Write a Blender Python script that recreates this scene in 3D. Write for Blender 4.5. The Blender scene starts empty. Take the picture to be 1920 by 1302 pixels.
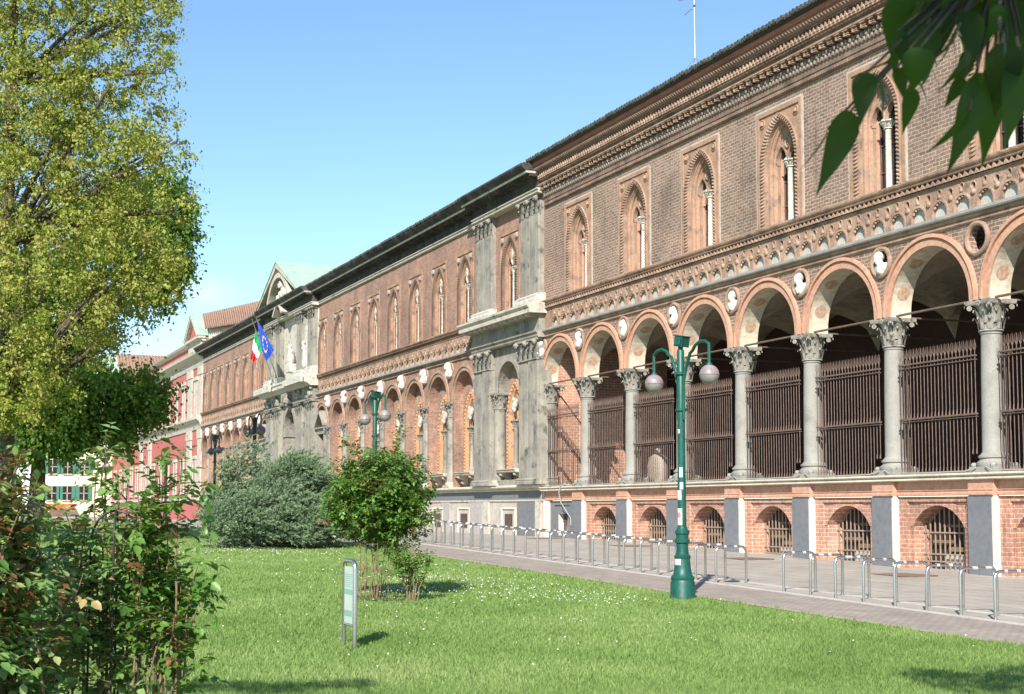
import bpy, math, random
import numpy as np
from mathutils import Vector, Matrix
random.seed(7); RNG = np.random.default_rng(7)
PI = math.pi; R = math.radians
sc = bpy.context.scene
col = sc.collection

# ------------------------------------------------------------------ camera, sky, sun, exposure
CX, CY, EYE, YAW, PITCH = 29.2056, -25.3414, 1.65, 0.397, 0.0801
cd = bpy.data.cameras.new('camera'); cam = bpy.data.objects.new('camera', cd); col.objects.link(cam)
cd.sensor_width = 36; cd.lens = 36 * 2689.24 / 1920; cd.shift_y = (737.877 - 651) / 1920
cd.clip_start = 0.05; cd.clip_end = 3000
cam.location = (CX, CY, EYE)
fw = Vector((-math.cos(YAW) * math.cos(PITCH), math.sin(YAW) * math.cos(PITCH), math.sin(PITCH)))
cam.rotation_euler = fw.to_track_quat('-Z', 'Y').to_euler()
cd.dof.use_dof = True; cd.dof.focus_distance = 34; cd.dof.aperture_fstop = 11.0
sc.camera = cam

SUN_EL, SUN_PHI = R(35.0), R(55.0)          # light runs towards -X (sin phi) and +Y (cos phi)
ldir = Vector((-math.sin(SUN_PHI) * math.cos(SUN_EL), math.cos(SUN_PHI) * math.cos(SUN_EL), -math.sin(SUN_EL)))
w = bpy.data.worlds.new('World'); sc.world = w; w.use_nodes = True
wn = w.node_tree
sky = wn.nodes.new('ShaderNodeTexSky'); sky.sky_type = 'NISHITA'; sky.sun_disc = False
sky.sun_elevation = SUN_EL; sky.sun_rotation = math.atan2(-ldir.x, -ldir.y)
sky.air_density = 0.85; sky.dust_density = 0.12; sky.ozone_density = 2.2
hs = wn.nodes.new('ShaderNodeHueSaturation'); hs.inputs['Saturation'].default_value = 1.06; hs.inputs['Hue'].default_value = 0.496
wn.links.new(sky.outputs[0], hs.inputs['Color']); 
tc = wn.nodes.new('ShaderNodeTexCoord'); cdir = Vector((-.9719, .1839, .1468)).normalized()     # one faint cloud low over the far roofs
def wmath(op, *a):
    n = wn.nodes.new('ShaderNodeMath'); n.operation = op
    for i, v in enumerate(a):
        if hasattr(v, 'is_linked'): wn.links.new(v, n.inputs[i])
        else: n.inputs[i].default_value = v
    return n.outputs[0]
sv = wn.nodes.new('ShaderNodeVectorMath'); sv.operation = 'SUBTRACT'; sv.inputs[1].default_value = cdir; wn.links.new(tc.outputs['Generated'], sv.inputs[0])
sm = wn.nodes.new('ShaderNodeVectorMath'); sm.operation = 'MULTIPLY'; sm.inputs[1].default_value = (20, 42, 75); wn.links.new(sv.outputs[0], sm.inputs[0])
sl2 = wn.nodes.new('ShaderNodeVectorMath'); sl2.operation = 'LENGTH'; wn.links.new(sm.outputs[0], sl2.inputs[0])
cz_ = wn.nodes.new('ShaderNodeTexNoise'); cz_.inputs['Scale'].default_value = 60; cz_.inputs['Detail'].default_value = 6; wn.links.new(tc.outputs['Generated'], cz_.inputs['Vector'])
fac = wmath('MULTIPLY', wmath('MAXIMUM', wmath('SUBTRACT', 1.0, sl2.outputs['Value']), 0.0), wmath('MULTIPLY', cz_.outputs['Fac'], 1.1))
cm_ = wn.nodes.new('ShaderNodeMix'); cm_.data_type = 'RGBA'; wn.links.new(wmath('MINIMUM', fac, 0.75), cm_.inputs[0]); wn.links.new(hs.outputs[0], cm_.inputs[6]); cm_.inputs[7].default_value = (4.6, 4.7, 5.0, 1)
wn.links.new(cm_.outputs[2], wn.nodes['Background'].inputs[0])
wn.nodes['Background'].inputs[1].default_value = 0.124
sl = bpy.data.lights.new('sun', 'SUN'); so = bpy.data.objects.new('sun', sl); col.objects.link(so)
sl.energy = 5.0; sl.angle = R(0.55); sl.color = (1.0, 0.94, 0.84)
so.rotation_euler = ldir.to_track_quat('-Z', 'Y').to_euler()
sc.view_settings.view_transform = 'Standard'; sc.view_settings.look = 'None'
sc.view_settings.gamma = 1; sc.view_settings.use_curve_mapping = False
sc.view_settings.exposure = 0.82
sc.cycles.max_bounces = 7; sc.cycles.diffuse_bounces = 4; sc.cycles.transmission_bounces = 4
sc.cycles.transparent_max_bounces = 6

# ------------------------------------------------------------------ materials
M = {}
def nt(name):
    m = bpy.data.materials.new(name); m.use_nodes = True; M[name] = m
    t = m.node_tree; return m, t, t.nodes['Principled BSDF']
def N(t, typ, **kw):
    n = t.nodes.new(typ)
    for k, v in kw.items():
        if k in n.inputs: n.inputs[k].default_value = v
        else: setattr(n, k, v)
    return n
def ramp(t, fac, cols, lo=0.3, hi=0.7):
    r = t.nodes.new('ShaderNodeValToRGB'); e = r.color_ramp.elements
    n = len(cols)
    for i, c in enumerate(cols):
        p = lo + (hi - lo) * i / max(1, n - 1)
        if i < 2: e[i].position = p; el = e[i]
        else: el = e.new(p)
        el.color = (*c, 1)
    t.links.new(fac, r.inputs[0]); return r.outputs[0]
def pos(t, sx=1, sy=1, sz=1):
    g = N(t, 'ShaderNodeNewGeometry'); mp = N(t, 'ShaderNodeMapping')
    mp.inputs['Scale'].default_value = (sx, sy, sz)
    t.links.new(g.outputs['Position'], mp.inputs[0]); return mp.outputs[0]
def noise(t, vec, scale, detail=5, rough=0.6):
    n = N(t, 'ShaderNodeTexNoise'); n.inputs['Scale'].default_value = scale
    n.inputs['Detail'].default_value = detail; n.inputs['Roughness'].default_value = rough
    t.links.new(vec, n.inputs['Vector']); return n.outputs['Fac']
def mix(t, fac, a, b, mode='MIX'):
    n = t.nodes.new('ShaderNodeMix'); n.data_type = 'RGBA'; n.blend_type = mode
    for s, v in ((0, fac), (6, a), (7, b)):
        if hasattr(v, 'is_linked'): t.links.new(v, n.inputs[s])
        else: n.inputs[s].default_value = v if s == 0 else (*v, 1)
    return n.outputs[2]
def bump(t, b, h, strength=0.4, dist=0.02):
    n = N(t, 'ShaderNodeBump'); n.inputs['Strength'].default_value = strength; n.inputs['Distance'].default_value = dist
    t.links.new(h, n.inputs['Height']); t.links.new(n.outputs[0], b.inputs['Normal'])
def pmat(name, cols, scale=1.5, rough=0.85, bmp=0.4, fine=14, dirt=None, streak=None, spec=0.3, metal=0.0, bd=0.02):
    m, t, b = nt(name)
    c = ramp(t, noise(t, pos(t), scale), cols)
    if fine:
        c = mix(t, 0.55, c, ramp(t, noise(t, pos(t), fine, 4, 0.7), [(0.62, 0.6, 0.58), (1, 1, 1), (1.25, 1.25, 1.25)]), 'MULTIPLY')
    if streak:
        k = ramp(t, noise(t, pos(t, 1.6, 1.6, 0.3), 1.3, 6, 0.7), [(0, 0, 0), (0.85, 0.85, 0.85)], 0.48, 0.72)
        c = mix(t, k, c, streak)
    if dirt:
        k = ramp(t, noise(t, pos(t), dirt[1], 6, 0.7), [(0, 0, 0), (1, 1, 1)], dirt[2], dirt[2] + 0.12)
        c = mix(t, k, c, dirt[0])
    t.links.new(c, b.inputs['Base Color']); b.inputs['Roughness'].default_value = rough
    b.inputs['Specular IOR Level'].default_value = spec; b.inputs['Metallic'].default_value = metal
    if bmp: bump(t, b, noise(t, pos(t), fine or 20, 5, 0.7), bmp, bd)
    return m
def brick(name, c1, c2, mortar, bw=0.27, rh=0.1, ms=0.014, stain=None, stain_at=0.52, bmp=0.7):
    m, t, b = nt(name)
    g = N(t, 'ShaderNodeNewGeometry'); s = N(t, 'ShaderNodeSeparateXYZ'); t.links.new(g.outputs['Position'], s.inputs[0])
    ad = N(t, 'ShaderNodeMath', operation='ADD'); t.links.new(s.outputs[0], ad.inputs[0]); t.links.new(s.outputs[1], ad.inputs[1])
    cb = N(t, 'ShaderNodeCombineXYZ'); t.links.new(ad.outputs[0], cb.inputs[0]); t.links.new(s.outputs[2], cb.inputs[1])
    nz = N(t, 'ShaderNodeTexNoise'); nz.inputs['Scale'].default_value = 3.5; nz.inputs['Detail'].default_value = 5; t.links.new(g.outputs['Position'], nz.inputs['Vector'])
    vm = N(t, 'ShaderNodeVectorMath', operation='SCALE'); vm.inputs['Scale'].default_value = 0.065; t.links.new(nz.outputs['Color'], vm.inputs[0])
    va = N(t, 'ShaderNodeVectorMath', operation='ADD'); t.links.new(cb.outputs[0], va.inputs[0]); t.links.new(vm.outputs[0], va.inputs[1])
    br = N(t, 'ShaderNodeTexBrick'); br.offset = 0.5
    br.inputs['Scale'].default_value = 1; br.inputs['Mortar Size'].default_value = ms; br.inputs['Mortar Smooth'].default_value = 0.3
    br.inputs['Brick Width'].default_value = bw; br.inputs['Row Height'].default_value = rh; br.inputs['Bias'].default_value = -0.1
    br.inputs['Color1'].default_value = (*c1, 1); br.inputs['Color2'].default_value = (*c2, 1); br.inputs['Mortar'].default_value = (*mortar, 1)
    t.links.new(va.outputs[0], br.inputs['Vector'])
    c = mix(t, 0.6, br.outputs['Color'], ramp(t, noise(t, pos(t), 9, 5, 0.75), [(0.42, 0.4, 0.4), (1, 1, 1), (1.6, 1.52, 1.42)]), 'MULTIPLY')
    c = mix(t, 0.75, c, ramp(t, noise(t, pos(t), 0.33, 7, 0.65), [(0.55, 0.55, 0.57), (1, 1, 1), (1.45, 1.3, 1.2)]), 'MULTIPLY')
    if stain:
        k = ramp(t, noise(t, pos(t, 1.5, 1.5, 0.6), 0.9, 6, 0.7), [(0, 0, 0), (0.75, 0.75, 0.75)], stain_at, stain_at + 0.16)
        c = mix(t, k, c, stain)
    k2 = ramp(t, noise(t, pos(t, 1, 1, 1.6), 0.55, 7, 0.72), [(0, 0, 0), (0.6, 0.6, 0.6)], 0.56, 0.7)      # pale bloom and repointed patches
    c = mix(t, k2, c, tuple(min(1, v * .75 + .06) for v in mortar))
    k3 = ramp(t, noise(t, pos(t, 2.2, 2.2, 0.25), 1.1, 6, 0.7), [(0, 0, 0), (0.55, 0.55, 0.55)], 0.57, 0.72)   # dark rain streaks
    c = mix(t, k3, c, tuple(v * .4 for v in c2))
    t.links.new(c, b.inputs['Base Color']); b.inputs['Roughness'].default_value = 0.9; b.inputs['Specular IOR Level'].default_value = 0.2
    iv = N(t, 'ShaderNodeMath', operation='SUBTRACT'); iv.inputs[0].default_value = 1; t.links.new(br.outputs['Fac'], iv.inputs[1])
    a2 = N(t, 'ShaderNodeMath', operation='ADD'); t.links.new(iv.outputs[0], a2.inputs[0]); t.links.new(noise(t, pos(t), 25, 3), a2.inputs[1])
    bump(t, b, a2.outputs[0], bmp, 0.012)
    return m
brick('brick_brown', (0.265, 0.172, 0.13), (0.175, 0.118, 0.092), (0.42, 0.35, 0.29), bw=0.28, rh=0.108, ms=0.014, stain=(0.13, 0.095, 0.08), stain_at=0.55)
brick('brick_rose', (0.35, 0.215, 0.165), (0.25, 0.155, 0.12), (0.36, 0.27, 0.22), bw=0.29, rh=0.11, ms=0.009, stain=(0.2, 0.12, 0.1))
brick('brick_red', (0.45, 0.225, 0.155), (0.37, 0.18, 0.125), (0.52, 0.41, 0.33), bw=0.31, rh=0.12, stain=(0.46, 0.34, 0.26), stain_at=0.62)
brick('brick_old', (0.36, 0.22, 0.16), (0.28, 0.18, 0.14), (0.4, 0.33, 0.27), stain=(0.42, 0.32, 0.25))
brick('brick_dark', (0.16, 0.06, 0.045), (0.11, 0.045, 0.035), (0.16, 0.09, 0.07))
pmat('terracotta', [(0.22, 0.15, 0.115), (0.34, 0.22, 0.16), (0.42, 0.31, 0.235)], 1.6, fine=18, bmp=0.7, dirt=((0.16, 0.12, 0.1), 2.3, 0.53))
pmat('terracotta_frame', [(0.25, 0.16, 0.115), (0.37, 0.225, 0.155), (0.31, 0.205, 0.15)], 1.6, fine=13, bmp=0.5, dirt=((0.2, 0.145, 0.115), 1.8, 0.52))
pmat('terracotta_old', [(0.22, 0.14, 0.105), (0.37, 0.21, 0.135), (0.43, 0.28, 0.19)], 1.3, fine=14, bmp=0.7, dirt=((0.15, 0.115, 0.1), 1.9, 0.52))
pmat('terracotta_smooth', [(0.42, 0.23, 0.155), (0.5, 0.29, 0.2), (0.4, 0.215, 0.15)], 2.2, fine=9, bmp=0.25, dirt=((0.46, 0.36, 0.29), 1.7, 0.58))
pmat('terracotta_weathered', [(0.12, 0.085, 0.07), (0.21, 0.145, 0.115), (0.3, 0.21, 0.165)], 1.6, bmp=0.7, dirt=((0.3, 0.15, 0.1), 0.9, 0.58))
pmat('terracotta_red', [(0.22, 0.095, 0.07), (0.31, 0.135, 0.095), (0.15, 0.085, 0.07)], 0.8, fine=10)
pmat('orange_terracotta', [(0.42, 0.22, 0.115), (0.52, 0.28, 0.15), (0.4, 0.25, 0.17)], 1.6, fine=11, bmp=0.7, dirt=((0.26, 0.2, 0.16), 1.6, 0.52), bd=0.04)
pmat('ledge_stone', [(0.5, 0.45, 0.36), (0.66, 0.61, 0.5)], 1.6, fine=13, dirt=((0.3, 0.27, 0.22), 2.6, 0.6))
pmat('grey_relief', [(0.17, 0.14, 0.12), (0.27, 0.22, 0.185)], 3, fine=16)
pmat('granite', [(0.2, 0.195, 0.175), (0.28, 0.27, 0.245), (0.24, 0.235, 0.21)], 1.3, fine=34, bmp=0.1, rough=0.7, dirt=((0.22, 0.2, 0.17), 2.0, 0.63))
pmat('stone_pale', [(0.36, 0.325, 0.27), (0.5, 0.46, 0.39), (0.43, 0.4, 0.34)], 1.6, fine=13, dirt=((0.16, 0.15, 0.13), 2.6, 0.56))
pmat('stone_grey', [(0.18, 0.17, 0.15), (0.25, 0.235, 0.205), (0.31, 0.285, 0.24)], 1.1, fine=12, bmp=0.6, streak=(0.4, 0.365, 0.295), dirt=((0.085, 0.08, 0.073), 1.5, 0.55))
pmat('stone_capital', [(0.17, 0.16, 0.14), (0.29, 0.27, 0.235), (0.25, 0.235, 0.205)], 3, fine=18, bmp=0.8, dirt=((0.08, 0.075, 0.065), 3.0, 0.54))
pmat('stone_black', [(0.03, 0.028, 0.026), (0.06, 0.055, 0.05), (0.12, 0.11, 0.1)], 1.5, fine=8, dirt=((0.26, 0.24, 0.21), 1.5, 0.66))
pmat('slate_ledge', [(0.2, 0.2, 0.19), (0.3, 0.29, 0.27)], 3, fine=20)
pmat('marble', [(0.5, 0.475, 0.42), (0.66, 0.64, 0.59)], 3, rough=0.6, fine=12, bmp=0.2, dirt=((0.22, 0.2, 0.17), 5.0, 0.57))
pmat('marble_worn', [(0.28, 0.265, 0.235), (0.5, 0.475, 0.42), (0.6, 0.575, 0.52)], 6, rough=0.8, fine=14, dirt=((0.13, 0.12, 0.105), 5.0, 0.57))
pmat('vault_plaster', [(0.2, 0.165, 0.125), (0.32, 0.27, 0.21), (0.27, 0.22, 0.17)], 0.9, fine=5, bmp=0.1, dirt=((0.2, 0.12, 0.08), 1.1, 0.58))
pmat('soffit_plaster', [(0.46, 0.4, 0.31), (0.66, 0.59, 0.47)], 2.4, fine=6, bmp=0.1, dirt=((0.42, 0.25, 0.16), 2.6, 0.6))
pmat('painted_roundel', [(0.36, 0.2, 0.13), (0.56, 0.42, 0.31)], 9, fine=12, bmp=0)
pmat('raw_plaster', [(0.56, 0.52, 0.42), (0.72, 0.68, 0.58)], 2.5, fine=9, dirt=((0.38, 0.34, 0.27), 3.0, 0.6))
pmat('grey_paint', [(0.15, 0.156, 0.168), (0.175, 0.182, 0.194)], 0.8, fine=5, bmp=0.06, rough=0.65, dirt=((0.26, 0.265, 0.27), 3.5, 0.68))
pmat('mauve_paint', [(0.33, 0.3, 0.29), (0.4, 0.365, 0.35)], 1.5, fine=8, streak=(0.46, 0.43, 0.4))
pmat('grey_plaster', [(0.4, 0.385, 0.35), (0.46, 0.44, 0.4)], 2, fine=8, bmp=0.1)
pmat('stained_plaster', [(0.33, 0.29, 0.245), (0.45, 0.4, 0.345), (0.5, 0.46, 0.4)], 1.3, fine=7, streak=(0.42, 0.32, 0.27), dirt=((0.3, 0.28, 0.25), 1.4, 0.62))
pmat('iron', [(0.1, 0.066, 0.052), (0.17, 0.115, 0.09)], 6, fine=25, rough=0.7, bmp=0.1, spec=0.4)
pmat('dark_interior', [(0.03, 0.022, 0.02), (0.05, 0.034, 0.03)], 1, fine=0, bmp=0)
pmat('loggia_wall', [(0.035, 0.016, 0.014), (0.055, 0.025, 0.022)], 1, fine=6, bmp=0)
m, t, b = nt('window_glass'); b.inputs['Base Color'].default_value = (0.02, 0.022, 0.024, 1); b.inputs['Roughness'].default_value = 0.12
pmat('roof_tile', [(0.2, 0.11, 0.075), (0.3, 0.19, 0.14), (0.13, 0.09, 0.075)], 3, fine=9, dirt=((0.25, 0.21, 0.17), 1.2, 0.6))
pmat('tile_edge', [(0.05, 0.055, 0.05), (0.11, 0.115, 0.1)], 5, fine=0)
pmat('copper_green', [(0.27, 0.4, 0.31), (0.36, 0.48, 0.38)], 1.5, fine=3, bmp=0.05, rough=0.6)
pmat('pink_stucco', [(0.4, 0.115, 0.105), (0.46, 0.145, 0.13)], 0.5, fine=3, bmp=0.05)
pmat('cream_stucco', [(0.68, 0.6, 0.44), (0.74, 0.66, 0.5)], 0.5, fine=3, bmp=0.05)
pmat('white_sheet', [(0.72, 0.74, 0.78), (0.8, 0.82, 0.85)], 0.4, fine=2, bmp=0.1)
pmat('green_paint', [(0.004, 0.06, 0.045), (0.007, 0.085, 0.064)], 4, fine=14, rough=0.45, bmp=0.15, spec=0.45, dirt=((0.045, 0.1, 0.08), 5, 0.6))
pmat('dark_paint', [(0.02, 0.018, 0.02), (0.035, 0.03, 0.03)], 4, fine=0, rough=0.45, bmp=0)
pmat('globe_plastic', [(0.22, 0.17, 0.175), (0.29, 0.235, 0.24)], 5, fine=9, bmp=0, rough=0.3, spec=0.5, dirt=((0.17, 0.145, 0.14), 4, 0.6))
pmat('globe_lower', [(0.18, 0.17, 0.16), (0.23, 0.22, 0.21)], 5, fine=9, bmp=0, rough=0.35, spec=0.5, dirt=((0.13, 0.12, 0.11), 4, 0.58))
m, t, b = nt('globe_dark'); b.inputs['Base Color'].default_value = (0.07, 0.075, 0.09, 1); b.inputs['Roughness'].default_value = 0.25  # dark blue grey globe colour for the dark far lamps
m, t, b = nt('steel'); b.inputs['Base Color'].default_value = (0.5, 0.48, 0.46, 1); b.inputs['Metallic'].default_value = 0.95; b.inputs['Roughness'].default_value = 0.26
pmat('paper', [(0.4, 0.4, 0.39), (0.7, 0.69, 0.67)], 9, fine=0, bmp=0.2)
pmat('worn_tape', [(0.28, 0.28, 0.27), (0.5, 0.49, 0.47)], 14, fine=0, bmp=0.2)
pmat('sticker_red', [(0.5, 0.08, 0.07), (0.6, 0.3, 0.3)], 30, fine=0, bmp=0)
pmat('sticker_blue', [(0.3, 0.5, 0.55), (0.6, 0.7, 0.7)], 30, fine=0, bmp=0)
pmat('sign_face', [(0.42, 0.5, 0.46), (0.5, 0.57, 0.53)], 2, fine=0, bmp=0, rough=0.3)
pmat('sign_green', [(0.2, 0.36, 0.32), (0.25, 0.41, 0.36)], 2, fine=0, bmp=0, rough=0.3)
pmat('lit_rusty_bars', [(0.24, 0.17, 0.125), (0.34, 0.26, 0.2)], 5, fine=0, bmp=0.1)  # rust brown, lightened beyond the other iron to carry sunlight
pmat('rust_plate', [(0.17, 0.11, 0.085), (0.24, 0.17, 0.14)], 4, fine=20, rough=0.8)
pmat('flag_blue', [(0.01, 0.06, 0.42), (0.015, 0.08, 0.5)], 2, fine=0, bmp=0)
pmat('flag_yellow', [(0.75, 0.6, 0.05), (0.8, 0.65, 0.06)], 2, fine=0, bmp=0)
pmat('flag_green', [(0.01, 0.27, 0.1), (0.015, 0.3, 0.12)], 2, fine=0, bmp=0)
pmat('flag_white', [(0.75, 0.75, 0.75), (0.8, 0.8, 0.8)], 2, fine=0, bmp=0)
pmat('flag_red', [(0.5, 0.02, 0.03), (0.58, 0.03, 0.04)], 2, fine=0, bmp=0)
pmat('hose_grey', [(0.3, 0.29, 0.27), (0.36, 0.35, 0.33)], 5, fine=0, bmp=0)
pmat('shutter_green', [(0.05, 0.16, 0.13), (0.07, 0.2, 0.16)], 3, fine=0, bmp=0)
pmat('awning_red', [(0.55, 0.07, 0.03), (0.6, 0.1, 0.05)], 3, fine=0, bmp=0)
pmat('bark', [(0.05, 0.04, 0.032), (0.1, 0.08, 0.062), (0.15, 0.125, 0.1)], 5, fine=22, bmp=0.8)
pmat('cane', [(0.13, 0.09, 0.05), (0.26, 0.18, 0.11)], 6, fine=0, bmp=0.2)
pmat('cane_green', [(0.12, 0.16, 0.05), (0.2, 0.22, 0.08)], 6, fine=0, bmp=0.2)
pmat('soil', [(0.06, 0.045, 0.033), (0.1, 0.075, 0.055)], 3, fine=20)

def leafmat(name, cols, trans=0.35, rough=0.5, spec=0.35):
    m, t, b = nt(name)
    a = N(t, 'ShaderNodeAttribute'); a.attribute_name = 'tone'
    c = ramp(t, a.outputs['Fac'], cols, 0.0, 1.0)
    c = mix(t, 0.4, c, ramp(t, noise(t, pos(t), 40, 2), [(0.75, 0.75, 0.75), (1.15, 1.15, 1.15)]), 'MULTIPLY')
    t.links.new(c, b.inputs['Base Color']); b.inputs['Roughness'].default_value = rough; b.inputs['Specular IOR Level'].default_value = spec
    tr = N(t, 'ShaderNodeBsdfTranslucent'); t.links.new(mix(t, 0.5, c, (0.3, 0.4, 0.03), 'MIX'), tr.inputs['Color'])
    ms = N(t, 'ShaderNodeMixShader'); ms.inputs[0].default_value = trans
    t.links.new(b.outputs[0], ms.inputs[1]); t.links.new(tr.outputs[0], ms.inputs[2])
    t.links.new(ms.outputs[0], t.nodes['Material Output'].inputs[0])
    return m
leafmat('leaf_spring', [(0.17, 0.22, 0.035), (0.28, 0.33, 0.055), (0.38, 0.4, 0.08), (0.44, 0.43, 0.12), (0.31, 0.24, 0.08)], 0.45)
leafmat('leaf_plane_tree', [(0.05, 0.12, 0.022), (0.09, 0.2, 0.034), (0.16, 0.3, 0.05), (0.3, 0.34, 0.08)], 0.5)
leafmat('leaf_rose', [(0.05, 0.125, 0.02), (0.08, 0.19, 0.03), (0.12, 0.24, 0.04), (0.2, 0.28, 0.07)], 0.3, 0.42, 0.45)
leafmat('leaf_rose_dark', [(0.07, 0.16, 0.045), (0.13, 0.26, 0.07), (0.2, 0.33, 0.1), (0.33, 0.38, 0.15), (0.36, 0.23, 0.1)], 0.25, 0.42, 0.45)
leafmat('leaf_red', [(0.14, 0.04, 0.025), (0.2, 0.08, 0.035), (0.2, 0.15, 0.05)], 0.3, 0.4, 0.45)
leafmat('leaf_juniper', [(0.05, 0.09, 0.05), (0.13, 0.2, 0.115), (0.25, 0.34, 0.2), (0.38, 0.46, 0.3)], 0.15, 0.7, 0.2)
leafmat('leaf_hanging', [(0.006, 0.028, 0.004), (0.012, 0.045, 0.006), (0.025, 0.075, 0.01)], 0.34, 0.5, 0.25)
leafmat('grass_blade', [(0.14, 0.225, 0.06), (0.2, 0.305, 0.09), (0.26, 0.35, 0.125), (0.37, 0.4, 0.18)], 0.35, 0.6, 0.2)
leafmat('petal', [(0.8, 0.8, 0.76), (0.86, 0.86, 0.82)], 0.2)
pmat('lawn', [(0.12, 0.2, 0.04), (0.17, 0.26, 0.06), (0.2, 0.28, 0.075)], 0.8, fine=30, bmp=0.5)

m, t, b = nt('paving')       # long grey flagstones, courses parallel to the facade
g = N(t, 'ShaderNodeNewGeometry')
br = N(t, 'ShaderNodeTexBrick'); br.inputs['Scale'].default_value = 1; br.inputs['Brick Width'].default_value = 1.5; br.inputs['Row Height'].default_value = 0.62
br.inputs['Mortar Size'].default_value = 0.012; br.inputs['Color1'].default_value = (0.37, 0.335, 0.29, 1); br.inputs['Color2'].default_value = (0.32, 0.29, 0.25, 1); br.inputs['Mortar'].default_value = (0.13, 0.12, 0.11, 1)
t.links.new(g.outputs['Position'], br.inputs['Vector'])
c = mix(t, 0.7, br.outputs['Color'], ramp(t, noise(t, pos(t), 1.1, 6, 0.7), [(0.72, 0.71, 0.7), (1, 1, 1), (1.15, 1.15, 1.13)]), 'MULTIPLY')
c = mix(t, 0.5, c, ramp(t, noise(t, pos(t), 40, 3), [(0.7, 0.7, 0.7), (1.2, 1.2, 1.2)]), 'MULTIPLY')
t.links.new(c, b.inputs['Base Color']); b.inputs['Roughness'].default_value = 0.85; bump(t, b, noise(t, pos(t), 40, 3), 0.3, 0.006)
m, t, b = nt('cobbles')
g = N(t, 'ShaderNodeNewGeometry')
br = N(t, 'ShaderNodeTexBrick'); br.inputs['Scale'].default_value = 1; br.inputs['Brick Width'].default_value = 0.22; br.inputs['Row Height'].default_value = 0.11
br.inputs['Mortar Size'].default_value = 0.008; br.inputs['Color1'].default_value = (0.33, 0.28, 0.24, 1); br.inputs['Color2'].default_value = (0.28, 0.24, 0.2, 1); br.inputs['Mortar'].default_value = (0.12, 0.105, 0.09, 1)
t.links.new(g.outputs['Position'], br.inputs['Vector'])
c = mix(t, 0.8, br.outputs['Color'], ramp(t, noise(t, pos(t), 1.4, 6, 0.7), [(0.75, 0.75, 0.76), (1, 1, 1), (1.3, 1.28, 1.24)]), 'MULTIPLY')
t.links.new(c, b.inputs['Base Color']); b.inputs['Roughness'].default_value = 0.9; bump(t, b, br.outputs['Fac'], -0.4, 0.01)
pmat('kerb_stone', [(0.4, 0.38, 0.34), (0.5, 0.47, 0.43)], 2, fine=30)
pmat('verge_dust', [(0.3, 0.26, 0.2), (0.36, 0.31, 0.24)], 3, fine=30)
pmat('asphalt', [(0.1, 0.1, 0.1), (0.14, 0.14, 0.135)], 1, fine=40)

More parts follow.
